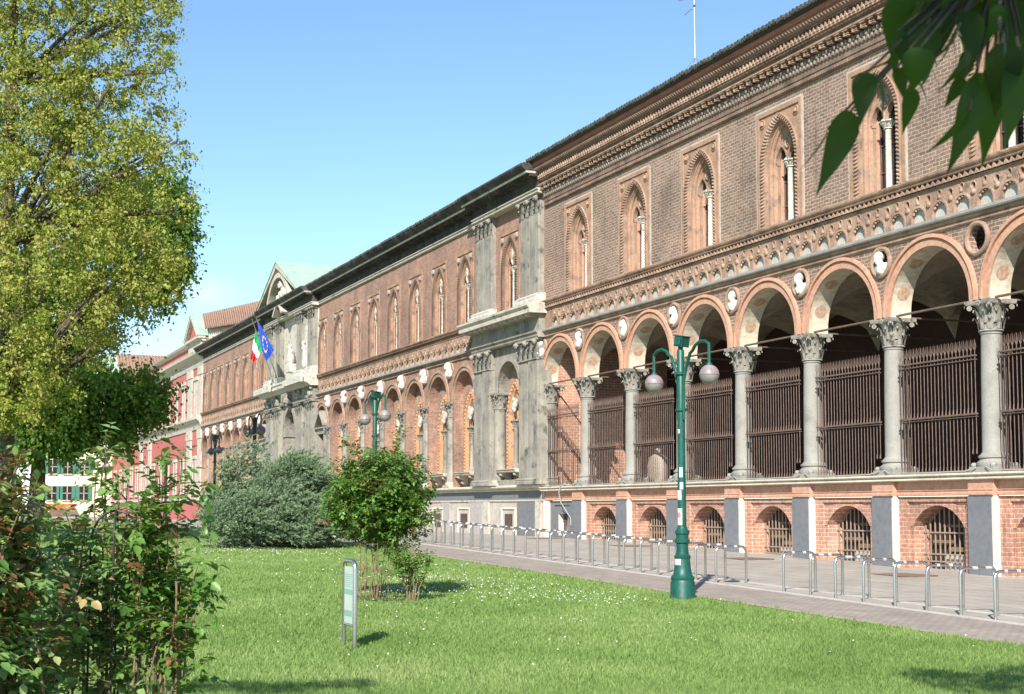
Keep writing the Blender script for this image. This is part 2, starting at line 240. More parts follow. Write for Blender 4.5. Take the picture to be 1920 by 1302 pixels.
# ------------------------------------------------------------------ mesh helpers
class MB:
    def __init__(s): s.v = []; s.f = []; s.mi = []; s.m = 0
    def add(s, vs, fs):
        o = len(s.v); s.v += [tuple(p) for p in vs]
        for f in fs: s.f.append(tuple(i + o for i in f)); s.mi.append(s.m)
    def quad(s, a, b, c, d): s.add([a, b, c, d], [(0, 1, 2, 3)])
    def box(s, x0, x1, y0, y1, z0, z1):
        s.add([(x, y, z) for z in (z0, z1) for y in (y0, y1) for x in (x0, x1)],
              [(0, 2, 3, 1), (4, 5, 7, 6), (0, 1, 5, 4), (2, 6, 7, 3), (0, 4, 6, 2), (1, 3, 7, 5)])
    def prism(s, prof, x0, x1, cap=True):          # profile of (y, z) run along X
        n = len(prof); vs = [(x0, y, z) for y, z in prof] + [(x1, y, z) for y, z in prof]
        fs = [(i, (i + 1) % n, n + (i + 1) % n, n + i) for i in range(n)]
        if cap: fs += [tuple(range(n))[::-1], tuple(range(n, 2 * n))]
        s.add(vs, fs)
    def mould(s, prof, x0, x1, yb=0.0):            # front profile from bottom to top, closed on the wall at yb
        s.prism([(yb, prof[0][1])] + list(prof) + [(yb, prof[-1][1])], x0, x1)
    def slabxz(s, pts, y0, y1):                    # outline in (x, z) given thickness in Y
        n = len(pts); vs = [(x, y0, z) for x, z in pts] + [(x, y1, z) for x, z in pts]
        s.add(vs, [tuple(range(n)), tuple(range(n, 2 * n))[::-1]] + [(i, (i + 1) % n, n + (i + 1) % n, n + i) for i in range(n)])
    def lathe(s, cx, cy, prof, n=16, sq=0, rot=0.0):
        vs = []
        for r, z in prof:
            for k in range(n):
                a = 2 * PI * k / n + rot; q = 1
                vs.append((cx + r * math.cos(a) * q, cy + r * math.sin(a) * q, z))
        fs = [(i * n + k, i * n + (k + 1) % n, (i + 1) * n + (k + 1) % n, (i + 1) * n + k) for i in range(len(prof) - 1) for k in range(n)]
        fs += [tuple(range(n))[::-1], tuple(range((len(prof) - 1) * n, len(prof) * n))]
        s.add(vs, fs)
    def tube(s, pts, r, n=6):
        pts = [Vector(p) for p in pts]; rs = r if isinstance(r, (list, tuple)) else [r] * len(pts)
        vs = []; up = Vector((0, 0, 1)); prev = None
        for i, p in enumerate(pts):
            d = (pts[min(i + 1, len(pts) - 1)] - pts[max(i - 1, 0)])
            if d.length < 1e-9: d = Vector((0, 0, 1))
            d.normalize()
            a = prev if prev is not None else (Vector((1, 0, 0)) if abs(d.z) > 0.9 else up)
            u = a - d * a.dot(d)
            if u.length < 1e-5: u = d.orthogonal()
            u.normalize(); prev = u; q = d.cross(u)
            for k in range(n):
                t = 2 * PI * k / n; vs.append(p + (u * math.cos(t) + q * math.sin(t)) * rs[i])
        L = len(pts)
        s.add(vs, [(i * n + k, i * n + (k + 1) % n, (i + 1) * n + (k + 1) % n, (i + 1) * n + k) for i in range(L - 1) for k in range(n)]
              + [tuple(range(n))[::-1], tuple(range((L - 1) * n, L * n))])
    def blob(s, c, rad, n=10, m=7, wob=0.0, seed=0):
        rr = random.Random(seed); vs = []
        for j in range(m + 1):
            th = PI * j / m
            for k in range(n):
                a = 2 * PI * k / n; q = 1 + (rr.random() - 0.5) * wob * (0 < j < m)
                vs.append((c[0] + rad[0] * q * math.sin(th) * math.cos(a), c[1] + rad[1] * q * math.sin(th) * math.sin(a), c[2] + rad[2] * q * math.cos(th)))
        s.add(vs, [(j * n + k, j * n + (k + 1) % n, (j + 1) * n + (k + 1) % n, (j + 1) * n + k) for j in range(m) for k in range(n)])
    def build(s, name, mats, parent=None, smooth=False):
        me = bpy.data.meshes.new(name); me.from_pydata(s.v, [], s.f)
        mats = mats if isinstance(mats, (list, tuple)) else [mats]
        for k in mats: me.materials.append(M[k])
        if len(mats) > 1: me.polygons.foreach_set('material_index', s.mi)
        if smooth:
            me.polygons.foreach_set('use_smooth', [True] * len(s.f))
            me.set_sharp_from_angle(angle=R(38))
        me.update()
        o = bpy.data.objects.new(name, me); col.objects.link(o)
        if parent: o.parent = parent
        return o

def tag(o, label=None, cat=None, group=None, kind=None):
    for k, v in (('label', label), ('category', cat), ('group', group), ('kind', kind)):
        if v: o[k] = v
    return o
def thing(name, label, cat, loc=(0, 0, 0), rz=0, group=None):
    o = bpy.data.objects.new(name, None); col.objects.link(o); o.location = loc; o.rotation_euler = (0, 0, rz); o.empty_display_size = 0.2
    return tag(o, label, cat, group)
def kids(o): return [c for c in bpy.data.objects if c.parent == o]
def copy_tree(o, parent=None, loc=None, rz=None, label=None):
    ch = o.get('_kids') or None
    c = o.copy(); col.objects.link(c)
    if parent is not None: c.parent = parent
    if loc is not None: c.location = loc
    if rz is not None: c.rotation_euler = (0, 0, rz)
    if label: c['label'] = label
    for k in KIDS.get(o.name, []): copy_tree(k, c)
    return c
KIDS = {}
def reg(o):
    KIDS[o.name] = kids(o)
    for k in KIDS[o.name]: reg(k)
    return o

def g(x): return float(np.interp(x, [-200, -60, -34, -20, 12, 60], [.55, .5, .45, .385, -.3, -.32]))

# arch profiles: points from left foot over the crown to right foot
def arcpts(hw, rise, zs, n=10, zb=None):
    p = []
    if rise > hw + 1e-6:
        rad = (hw * hw + rise * rise) / (2 * hw); a1 = math.acos((hw - rad) / -rad) if rad > hw else PI / 2
        a_end = math.atan2(rise, -(rad - hw))
        half = []
        for i in range(n + 1):
            a = PI + (a_end - PI) * i / n
            half.append((-hw + rad + rad * math.cos(a), zs + rad * math.sin(a)))
        half[-1] = (0.0, zs + rise)
        p = half + [(-x, z) for x, z in half[-2::-1]]
    else:
        rad = (hw * hw + rise * rise) / (2 * rise); a0 = math.asin(min(1, hw / rad))
        for i in range(2 * n + 1):
            a = -a0 + 2 * a0 * i / (2 * n)
            p.append((rad * math.sin(a), zs + rise - rad + rad * math.cos(a)))
    if zb is not None: p = [(-hw, zb)] + p + [(hw, zb)]
    return p
def arch_wall(mb, x0, x1, zb, zt, xc, arc, y0, y1, soffit=True, back=False):
    pts = [(xc + x, z) for x, z in arc]; xl, xr = pts[0][0], pts[-1][0]
    for y in ((y0, y1) if back else (y0,)):
        if xl > x0 + 1e-6: mb.quad((x0, y, zb), (xl, y, zb), (xl, y, zt), (x0, y, zt))
        if xr < x1 - 1e-6: mb.quad((xr, y, zb), (x1, y, zb), (x1, y, zt), (xr, y, zt))
        for (xa, za), (xb, zc) in zip(pts, pts[1:]):
            if xb - xa > 1e-6: mb.quad((xa, y, za), (xb, y, zc), (xb, y, zt), (xa, y, zt))
    if soffit:
        ps = ([(xl, zb)] if pts[0][1] > zb + 1e-6 else []) + pts + ([(xr, zb)] if pts[-1][1] > zb + 1e-6 else [])
        for (xa, za), (xb, zc) in zip(ps, ps[1:]): mb.quad((xa, y0, za), (xb, y0, zc), (xb, y1, zc), (xa, y1, za))
def arch_ring(mb, xc, pin, pout, yi, yo, ybi=None, ybo=None):
    for i in range(len(pin) - 1):
        a, b_, c, d = pin[i], pin[i + 1], pout[i + 1], pout[i]
        mb.quad((xc + a[0], yi, a[1]), (xc + b_[0], yi, b_[1]), (xc + c[0], yo, c[1]), (xc + d[0], yo, d[1]))
        if ybi is not None: mb.quad((xc + a[0], yi, a[1]), (xc + b_[0], yi, b_[1]), (xc + b_[0], ybi, b_[1]), (xc + a[0], ybi, a[1]))
        if ybo is not None: mb.quad((xc + d[0], yo, d[1]), (xc + c[0], yo, c[1]), (xc + c[0], ybo, c[1]), (xc + d[0], ybo, d[1]))
def ring_torus(mb, cx, y, cz, r, tr, n=20, k=6):
    vs = []
    for i in range(n):
        a = 2 * PI * i / n
        for j in range(k):
            q = 2 * PI * j / k; rr = r + tr * math.cos(q)
            vs.append((cx + rr * math.cos(a), y + tr * math.sin(q), cz + rr * math.sin(a)))
    mb.add(vs, [(i * k + j, ((i + 1) % n) * k + j, ((i + 1) % n) * k + (j + 1) % k, i * k + (j + 1) % k) for i in range(n) for j in range(k)])
def disc(mb, cx, y, cz, r, n=20):
    mb.add([(cx + r * math.cos(2 * PI * i / n), y, cz + r * math.sin(2 * PI * i / n)) for i in range(n)], [tuple(range(n))])
def acanthus(mb, cx, cy, r, z, ang, h, wd, out=0.16):
    prof = [(0, 0, .8), (.02, .4, 1), (.05, .75, .95), (.6 * out + .03, 1.0, .75), (out, .97, .5), (out + .01, .8, .25)]
    ca, sa = math.cos(ang), math.sin(ang); vs = []
    for dr, dz, ww in prof:
        for t, lift in ((-1, 0), (-.5, .012), (0, .028), (.5, .012), (1, 0)):
            rr = r + dr + lift; tw = t * ww * wd / 2
            vs.append((cx + ca * rr - sa * tw, cy + sa * rr + ca * tw, z + dz * h))
    mb.add(vs, [(i * 5 + j, i * 5 + j + 1, (i + 1) * 5 + j + 1, (i + 1) * 5 + j) for i in range(len(prof) - 1) for j in range(4)])
def capital(mb, cx, cy, z0, z1, rn, hw, front_only=False):
    h = z1 - z0
    mb.lathe(cx, cy, [(rn + .03, z0), (rn + .06, z0 + .025), (rn + .03, z0 + .06), (rn, z0 + .07), (rn + .02, z0 + .5 * h), (rn + .1, z0 + .8 * h), (rn + .16, z0 + .86 * h)], 20)
    for i in range(8):
        if front_only and math.sin(2 * PI * i / 8) > .3: continue
        acanthus(mb, cx, cy, rn + .02, z0 + .07, 2 * PI * i / 8, .38 * h, .62 * rn, .3 * rn + .05)
        acanthus(mb, cx, cy, rn + .03, z0 + .28 * h, 2 * PI * (i + .5) / 8, .42 * h, .6 * rn, .36 * rn + .04)
    for sx in (-1, 1):
        for sy in (-1, 1):
            if front_only and sy > 0: continue
            a = math.atan2(sy, sx); acanthus(mb, cx, cy, rn + .05, z0 + .42 * h, a, .45 * h, .5 * rn + .05, (hw - .04) * 1.38 - rn)
            ex, ey, ez = cx + sx * (hw - .09), cy + sy * (hw - .09), z0 + .77 * h; r_ = .085 * h
            for px, py in ((-sy * .045, sx * .045), (sy * .045, -sx * .045)):   # two scrolls back to back under the corner
                vs = []
                for rr_, off in ((r_, 0), (r_ * .96, .03), (r_ * .5, .035), (r_ * .45, .015), (r_ * .2, .03)):
                    for k in range(10):
                        t = 2 * PI * k / 10; ux, uy = sx * .7071, sy * .7071; m_ = (1 if px * -sy + py * sx > 0 else -1) * off
                        vs.append((ex + ux * rr_ * math.cos(t) + px * .6 + (-sy * .7071) * m_, ey + uy * rr_ * math.cos(t) + py * .6 + sx * .7071 * m_, ez + rr_ * math.sin(t)))
                mb.add(vs, [(i * 10 + k, i * 10 + (k + 1) % 10, (i + 1) * 10 + (k + 1) % 10, (i + 1) * 10 + k) for i in range(4) for k in range(10)] + [tuple(range(40, 50))])
    for sx, sy in ((0, -1), (1, 0), (-1, 0)):       # flower in the middle of each abacus side
        for k in range(5):
            t = 2 * PI * k / 5; o_ = .05 * math.cos(t); mb.blob((cx + sx * hw * .86 + abs(sy) * o_, cy + sy * hw * .86 + abs(sx) * o_, z0 + .9 * h + .05 * math.sin(t)), (.035, .035, .035), 6, 4)
    c = .12; q = hw; pts = []
    for (ax, ay), (bx, by) in (((-1, -1), (1, -1)), ((1, -1), (1, 1)), ((1, 1), (-1, 1)), ((-1, 1), (-1, -1))):
        for k in range(6):
            u = k / 6; dx, dy = ax + (bx - ax) * u, ay + (by - ay) * u; dip = 1 - c * math.sin(PI * u)
            pts.append((cx + dx * q * (dip if abs(bx - ax) < .1 else 1), cy + dy * q * (dip if abs(by - ay) < .1 else 1)))
    n = len(pts); za, zb = z0 + .86 * h, z1
    vs = [(cx + (x - cx) * .95, cy + (y - cy) * .95, za) for x, y in pts] + [(x, y, za + .4 * (zb - za)) for x, y in pts] + [(x, y, zb) for x, y in pts]
    mb.add(vs, [(k * n + i, k * n + (i + 1) % n, (k + 1) * n + (i + 1) % n, (k + 1) * n + i) for k in range(2) for i in range(n)] + [tuple(range(2 * n, 3 * n)), tuple(range(n))[::-1]])
def bust(mb, cx, y, cz, s=1.0, seed=0):              # marble half figure leaning out of its roundel
    rr = random.Random(seed); tl = rr.uniform(-.1, .1); hood = rr.random() < .6
    def B(dx, dy, dz, a, b_, c, w_=.1): mb.blob((cx + dx * s, y + dy * s, cz + dz * s), (a * s, b_ * s, c * s), 14, 9, w_, rr.randint(0, 99))
    B(0, .02, -.3, .3, .17, .17, .16); B(0, -.02, -.16, .24, .16, .17); B(-.2, .0, -.18, .13, .14, .17); B(.2, .0, -.18, .13, .14, .17); B(rr.uniform(-.1, .1), -.14, -.24, .1, .1, .15, .2)
    B(tl * .5, -.06, 0, .09, .09, .13); B(tl, -.12, .17, .115, .13, .165, .03); B(tl - .005, -.245, .15, .026, .035, .045, 0); B(tl, -.22, .06, .05, .05, .05, 0); B(tl, -.23, .2, .09, .03, .022, 0)
    B(tl, -.02, .22, .15, .14, .16, .2)
    if hood: B(tl - .1, .0, .05, .07, .1, .24, .15); B(tl + .11, .0, .05, .07, .1, .24, .15)
    else: B(tl, -.14, .03, .085, .09, .12, .3)
def fuse(o, voxel=.028, smooth=4):                 # melt overlapping lumps into one carved surface
    for n_, k in (('REMESH', dict(mode='VOXEL', voxel_size=voxel)), ('SMOOTH', dict(factor=.6, iterations=smooth))):
        md = o.modifiers.new(n_, n_)
        for a, b_ in k.items(): setattr(md, a, b_)
    dg = bpy.context.evaluated_depsgraph_get(); me = bpy.data.meshes.new_from_object(o.evaluated_get(dg))
    me.polygons.foreach_set('use_smooth', [True] * len(me.polygons)); o.modifiers.clear(); o.data = me; me.update(); return o
def plate_hole(mb, x0, x1, z0, z1, y, hole):
    cx = sum(p[0] for p in hole) / len(hole); cz = sum(p[1] for p in hole) / len(hole); rim = []
    for px, pz in hole:
        dx, dz = px - cx, pz - cz; ts = []
        if dx > 1e-9: ts.append((x1 - cx) / dx)
        if dx < -1e-9: ts.append((x0 - cx) / dx)
        if dz > 1e-9: ts.append((z1 - cz) / dz)
        if dz < -1e-9: ts.append((z0 - cz) / dz)
        q = min(ts); rim.append([cx + dx * q, cz + dz * q])
    for c in ((x0, z0), (x1, z0), (x1, z1), (x0, z1)):
        i = min(range(len(rim)), key=lambda k: (rim[k][0] - c[0]) ** 2 + (rim[k][1] - c[1]) ** 2); rim[i] = list(c)
    n = len(hole)
    mb.add([(x, y, z) for x, z in hole] + [(x, y, z) for x, z in rim], [(i, (i + 1) % n, n + (i + 1) % n, n + i) for i in range(n)])
    mb.add([(x, y, z) for x, z in hole] + [(x, y + .22, z) for x, z in hole], [(i, (i + 1) % n, n + (i + 1) % n, n + i) for i in range(n)])

def np_mesh(name, V, F, mat, parent=None, tone=None, smooth=False):
    me = bpy.data.meshes.new(name); nv, nf, k = len(V), len(F), F.shape[1]
    me.vertices.add(nv); me.vertices.foreach_set('co', np.ascontiguousarray(V, np.float32).ravel())
    me.loops.add(nf * k); me.loops.foreach_set('vertex_index', np.ascontiguousarray(F, np.int32).ravel())
    me.polygons.add(nf); me.polygons.foreach_set('loop_start', np.arange(0, nf * k, k, dtype=np.int32))
    if smooth: me.polygons.foreach_set('use_smooth', np.ones(nf, bool))
    me.update(calc_edges=True)
    if tone is not None:
        a = me.attributes.new('tone', 'FLOAT', 'POINT'); a.data.foreach_set('value', np.ascontiguousarray(tone, np.float32))
    me.materials.append(M[mat]); o = bpy.data.objects.new(name, me); col.objects.link(o)
    if parent: o.parent = parent
    return o
def unit(a): return a / np.maximum(1e-9, np.linalg.norm(a, axis=1, keepdims=True))
def leaf_arrays(P, D, Nn, L, Wd, tone, shape='diamond'):
    D = unit(D); S = unit(np.cross(D, Nn)); U = np.cross(S, D); L = L[:, None]; Wd = Wd[:, None]
    if shape == 'diamond':
        V = np.stack([P, P + D * L * .45 + S * Wd * .5 + U * Wd * .12, P + D * L, P + D * L * .45 - S * Wd * .5 + U * Wd * .12], 1)
        F = np.array([[0, 1, 2], [0, 2, 3]])
    elif shape == 'heart':
        prof = ((.06, .3, .1), (.22, .5, .14), (.42, .46, .12), (.64, .3, .08), (.84, .11, .03))
        rt = [P + D * L * a + S * Wd * b_ + U * Wd * c - U * L * (.16 * a * a) for a, b_, c in prof]; lf = [P + D * L * a - S * Wd * b_ + U * Wd * c - U * L * (.16 * a * a) for a, b_, c in prof]
        V = np.stack([P] + rt + [P + D * L - U * L * .18] + lf[::-1], 1)
        F = np.array([[0, 1, 10, 11], [1, 2, 9, 10], [2, 3, 8, 9], [3, 4, 7, 8], [4, 5, 6, 7]]); F[0] = [0, 1, 11, 0]; F = np.array([[0, 1, 11], [1, 2, 10], [1, 10, 11], [2, 3, 9], [2, 9, 10], [3, 4, 8], [3, 8, 9], [4, 5, 7], [4, 7, 8], [5, 6, 7]])
    else:
        V = np.stack([P, P + D * L * .28 + S * Wd * .45 + U * Wd * .13, P + D * L * .62 + S * Wd * .42 + U * Wd * .1 - U * L * .03, P + D * L - U * L * .1,
                      P + D * L * .62 - S * Wd * .42 + U * Wd * .1 - U * L * .03, P + D * L * .28 - S * Wd * .45 + U * Wd * .13], 1)
        F = np.array([[0, 1, 2, 3], [0, 3, 4, 5]])
    n, k = V.shape[0], V.shape[1]
    FF = (F[None] + (np.arange(n) * k)[:, None, None]).reshape(-1, F.shape[1])
    return V.reshape(-1, 3), FF, np.repeat(tone, k)
def rdir(n): return unit(RNG.normal(size=(n, 3)))

# ------------------------------------------------------------------ ground
def strip(name, y0, y1, dz, mat, x0=-190, x1=60, lab=None, edge=0.0):
    xs = list(np.linspace(x0, x1, 126)); mb = MB()
    vs = []
    for x in xs:
        vs += [(x, y0, g(x) + dz), (x, y1, g(x) + dz), (x, y0, g(x) + dz - edge)]
    fs = [(3 * i, 3 * i + 3, 3 * i + 4, 3 * i + 1) for i in range(len(xs) - 1)]
    if edge: fs += [(3 * i, 3 * i + 2, 3 * i + 5, 3 * i + 3) for i in range(len(xs) - 1)]
    mb.add(vs, fs); return tag(mb.build(name, mat), kind='structure')
mb = MB(); mb.quad((-1500, -1500, -.75), (1500, -1500, -.75), (1500, 1500, -.75), (-1500, 1500, -.75)); tag(mb.build('ground', 'asphalt'), kind='structure')
strip('lawn', -120, -10.62, 0.0, 'lawn')
strip('verge', -10.66, -10.42, 0.008, 'verge_dust')
strip('brick_path', -10.42, -8.42, 0.004, 'cobbles')
strip('kerb_line', -8.42, -8.26, 0.02, 'kerb_stone', edge=0.03)
strip('rack_paving', -8.26, -7.46, 0.0, 'paving')
strip('inner_kerb_line', -7.46, -7.32, 0.012, 'kerb_stone', edge=0.02)
strip('pavement', -7.32, 0.6, 0.004, 'paving')

# ------------------------------------------------------------------ shared facade pieces
def frieze(xa, xb, parent, pitch=.8889, x_ref=0.0, zb=9.42, zt=10.24, weather='terracotta'):
    mb = MB(); bk = MB(); bd = MB(); n0 = math.ceil((xa - x_ref) / pitch); n1 = math.floor((xb - x_ref) / pitch)
    zm = 9.86; arc = arcpts(.29, .27, 9.58, 5); y = -.1
    xs0 = x_ref + n0 * pitch; xs1 = x_ref + n1 * pitch
    for k in range(n0, n1):
        xl = x_ref + k * pitch; xc = xl + pitch / 2
        arch_wall(mb, xl, xl + pitch, zb, zm, xc, [(-.29, zb)] + arc + [(.29, zb)], y, -.0)
        arch_ring(mb, xc, arcpts(.29, .27, 9.58, 5, zb), arcpts(.34, .33, 9.58, 5, zb), y - .03, y - .03, y, y)
        for ti in range(-2, 3):                   # lobed inner edge
            a = ti * .5; bd.blob((xc + .27 * math.sin(a), y + .02, 9.57 + .26 * math.cos(a)), (.05, .04, .05), 6, 4)
        for hx, hz, s in ((xl + pitch * .25, 10.06, .8), (xl + pitch * .75, 10.06, .8)):
            pass
        for hx, hz, s, hw in ((xc, 10.1, .8, pitch / 4), (xl + pitch, 10.02, 1.05, pitch / 4)):
            hole = [(hx + .062 * s * math.cos(t), hz + (.085 * s * math.sin(t) if math.sin(t) > 0 else .13 * s * math.sin(t))) for t in [2 * PI * i / 12 for i in range(12)]]
            plate_hole(mb, hx - hw, hx + hw, zm, zt, y, hole)
            ring_torus(bd, hx, y - .005, hz, .095 * s, .018, 12, 5)
            bd.blob((hx, y - .01, hz - .16 * s), (.085 * s, .06, .085 * s), 8, 5)
    mb.box(xa, xs0, y, 0, zb, zt) if xs0 - xa > .01 else None
    if n1 > n0: mb.quad((xs0, y, zm), (xs0 + pitch / 4, y, zm), (xs0 + pitch / 4, y, zt), (xs0, y, zt))
    if xb - xs1 > .01: mb.box(xs1 + pitch / 4 + .001, xb, y, 0, zm, zt); mb.box(xs1, xb, y, 0, zb, zm)
    bk.quad((xa, -.004, zb), (xb, -.004, zb), (xb, -.004, 9.875), (xa, -.004, 9.875)); bk.m = 1; bk.quad((xa, .119, 9.86), (xb, .119, 9.86), (xb, .119, zt), (xa, .119, zt))  # backs of the drop holes darker, shade put into the colour
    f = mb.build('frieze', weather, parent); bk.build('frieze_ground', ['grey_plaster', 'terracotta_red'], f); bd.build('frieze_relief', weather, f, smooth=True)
def stringcourses(xa, xb, parent, sill_mat='terracotta', teeth=True):
    mb = MB(); mb.m = 0
    mb.mould([(-.03, 9.06), (-.08, 9.1), (-.08, 9.16), (-.05, 9.18), (-.12, 9.24), (-.12, 9.29)], xa, xb)
    mb.m = 1; mb.mould([(-.2, 9.29), (-.22, 9.33), (-.2, 9.41)], xa, xb)
    mb.m = 0; mb.mould([(-.1, 10.24), (-.13, 10.25), (-.13, 10.28), (-.02, 10.29), (-.02, 10.44)], xa, xb)
    if teeth:
        x = xa + .1
        while x < xb - .1:
            mb.add([(x - .1, -.021, 10.291), (x + .1, -.021, 10.291), (x - .1, -.2, 10.291), (x + .1, -.2, 10.291), (x, -.03, 10.44), (x, -.2, 10.43)], [(2, 3, 5), (0, 2, 5, 4), (1, 4, 5, 3)]); x += .215
    mb.mould([(-.2, 10.441), (-.22, 10.47), (-.17, 10.5), (-.17, 10.52), (-.23, 10.56), (-.25, 10.6), (-.25, 10.65)], xa, xb)
    mb.build('string_course', [sill_mat, 'slate_ledge'], parent)

def window_parts(root, xc, style):
    """pointed two-light window: frame, rope arch, tracery, mullion column, pane"""
    old = style != 'loggia'; k = 1.275 if not old else 1.17; s = k / 1.275
    frame_m = 'terracotta_frame' if not old else 'terracotta_old'; ring_m = 'terracotta_weathered' if old else 'terracotta'
    zb, zt, zs = 10.65, 14.5, 12.75
    f = MB(); f.m = 0
    f.box(-k, -k + .13, -.045, .3, zb, zt); f.box(k - .13, k, -.045, .3, zb, zt); f.box(-k + .13, k - .13, -.045, .3, zt - .14, zt)
    f.m = 0; arch_wall(f, -k + .13, k - .13, zb, zt - .14, 0, [(-1.07 * s, zb)] + arcpts(1.07 * s, 1.56, zs, 9) + [(1.07 * s, zb)], 0.0, .06)
    f.m = 1; o1 = arcpts(1.07 * s, 1.56, zs, 9, zb); o2 = arcpts(.86 * s, 1.33, zs, 9, zb); o3 = arcpts(.79 * s, 1.25, zs, 9, zb)
    arch_ring(f, 0, o2, o1, -.01, -.07, .13, .06); f.m = 0
    arch_ring(f, 0, o3, o2, .12, .12, .15, .13)
    o4 = arcpts(.64 * s, 1.08, zs, 9, zb); o35 = arcpts(.72 * s, 1.17, zs, 9, zb); arch_ring(f, 0, o35, o3, .2, .15, .26); arch_ring(f, 0, o4, o35, .34, .26, .36)
    f.m = 1                                        # leaves carved along the rope arch
    path = [((a[0] + b_[0]) / 2, (a[1] + b_[1]) / 2) for a, b_ in zip(o1, o2)]
    dist = [0]
    for a, b_ in zip(path, path[1:]): dist.append(dist[-1] + math.dist(a, b_))
    q = .06
    while q < dist[-1]:
        x = float(np.interp(q, dist, [p[0] for p in path])); z = float(np.interp(q, dist, [p[1] for p in path]))
        x2 = float(np.interp(q + .01, dist, [p[0] for p in path])); z2 = float(np.interp(q + .01, dist, [p[1] for p in path]))
        tx, tz = (x2 - x), (z2 - z); L = math.hypot(tx, tz) or 1; tx /= L; tz /= L; nx, nz = -tz, tx
        w_ = .1 * s
        f.tube([(x - nx * w_ + tx * .03, -.01, z - nz * w_ + tz * .03), (x, -.075, z), (x + nx * w_ - tx * .05, -.065, z + nz * w_ - tz * .05)] if x < 0 else
               [(x + nx * w_ + tx * .05, -.065, z + nz * w_ + tz * .05), (x, -.075, z), (x - nx * w_ - tx * .03, -.01, z - nz * w_ - tz * .03)], [.02, .036, .022], 5)
        q += .115
    f.m = 2 if old else 0
    for sx in (-1, 1):
        ring_torus(f, sx * (k - .32), -.01, zt - .36, .13, .03, 14, 5); f.blob((sx * (k - .32), -.03, zt - .36), (.08, .07, .09) if not old else (.12, .12, .15), 8, 6, .2, 4)
    def flat(mb):
        if old: mb.v = [(x, y * .42 if y > 0 else y, z) for x, y, z in mb.v]
        return mb
    fr = flat(f).build('window_frame', [frame_m, ring_m, 'stone_capital'], root, smooth=True); fr.location = (xc, 0, 0)
    # tracery: plate pierced by two lancets
    t_ = MB(); W = .64 * s; lw = .285 * s; lc = .335 * s; y0, y1 = .34, .44
    top = arcpts(W, 1.08, zs, 9); xs = sorted(set([round(p[0], 4) for p in top] + [round(sx * lc + p[0], 4) for sx in (-1, 1) for p in arcpts(lw, .5, 12.8, 6)]))
    def ztop(x): return float(np.interp(x, [p[0] for p in top], [p[1] for p in top]))
    def zlow(x):
        for sx in (-1, 1):
            if abs(x - sx * lc) < lw - 1e-4: pr = arcpts(lw, .5, 12.8, 12); return float(np.interp(x - sx * lc, [p[0] for p in pr], [p[1] for p in pr]))
        return 12.8
    for xa, xb in zip(xs, xs[1:]):
        za, zc, wa, wb = zlow(xa), zlow(xb), ztop(xa), ztop(xb)
        if wa < za: wa = za
        if wb < zc: wb = zc
        t_.quad((xa, y0, za), (xb, y0, zc), (xb, y0, wb), (xa, y0, wa)); t_.quad((xa, y0, za), (xb, y0, zc), (xb, y1, zc), (xa, y1, za))
    for sx in (-1, 1):
        arch_ring(t_, sx * lc, arcpts(lw, .5, 12.8, 8), arcpts(lw + .04, .56, 12.8, 8), y0 - .06, y0 - .06, y0 + .02, y0)
        xe = sx * (lc + lw); xw = sx * W; t_.box(min(xe, xw), max(xe, xw), y0, y1, 10.65, 12.8)
        t_.box(min(xe, xw) - .02, max(xe, xw) + .02, y0 - .03, y1, 12.74, 12.8)
    ring_torus(t_, 0, y0 - .02, 13.38, .16 * s, .045, 16, 6); disc(t_, 0, y0 - .004, 13.38, .15 * s, 14)
    for i in range(6): t_.blob((.07 * math.cos(i * PI / 3), y0 - .01, 13.38 + .07 * math.sin(i * PI / 3)), (.045, .03, .045), 6, 4)
    tr = flat(t_).build('tracery', 'terracotta' if not old else 'terracotta_old', fr, smooth=True)
    if old:
        b_ = MB(); b_.blob((0, y0 - .1, 13.4), (.15, .12, .2), 12, 9, .45, 2); b_.blob((.05, y0 - .16, 13.55), (.09, .1, .11), 10, 8, .3, 5); b_.blob((-.05, y0 - .1, 13.12), (.1, .1, .15), 10, 7, .5, 7); b_.blob((.05, y0 - .12, 12.98), (.08, .08, .14), 10, 7, .5, 8)
        fuse(flat(b_).build('carved_figure', 'marble_worn', fr), .022, 2)
    c = MB()
    c.lathe(0, .4, [(.15, 10.65), (.15, 10.74), (.12, 10.77), (.13, 10.8), (.1, 10.83), (.095, 10.9), (.088, 12.5), (.1, 12.52), (.1, 12.55)], 14)
    capital(c, 0, .4, 12.55, 12.8, .085, .2)
    flat(c).build('mullion', 'marble' if not old else 'marble_worn', fr, smooth=True)
    p = MB(); p.quad((-W, .62, zb), (W, .62, zb), (W, .62, 14), (-W, .62, 14)); p.m = 1
    if not old:
        for x in (-.6, -.3, 0, .3, .6): p.box(x - .02, x + .02, .57, .61, zb, 13.6)
    for z in (11.4, 12.2): p.box(-W, W, .575, .605, z - .015, z + .015)
    p.m = 1
    if old: p.box(-W, .5 * W, .545, .57, 12.5, 12.56)
    flat(p).build('window_pane', ['window_glass', 'iron'], fr)
    rv = MB(); rv.box(-W - .02, -W, .361, .62, zb, 13.9); rv.box(W, W + .02, .361, .62, zb, 13.9); flat(rv).build('window_reveal', 'terracotta_smooth', fr)
    return reg(fr)

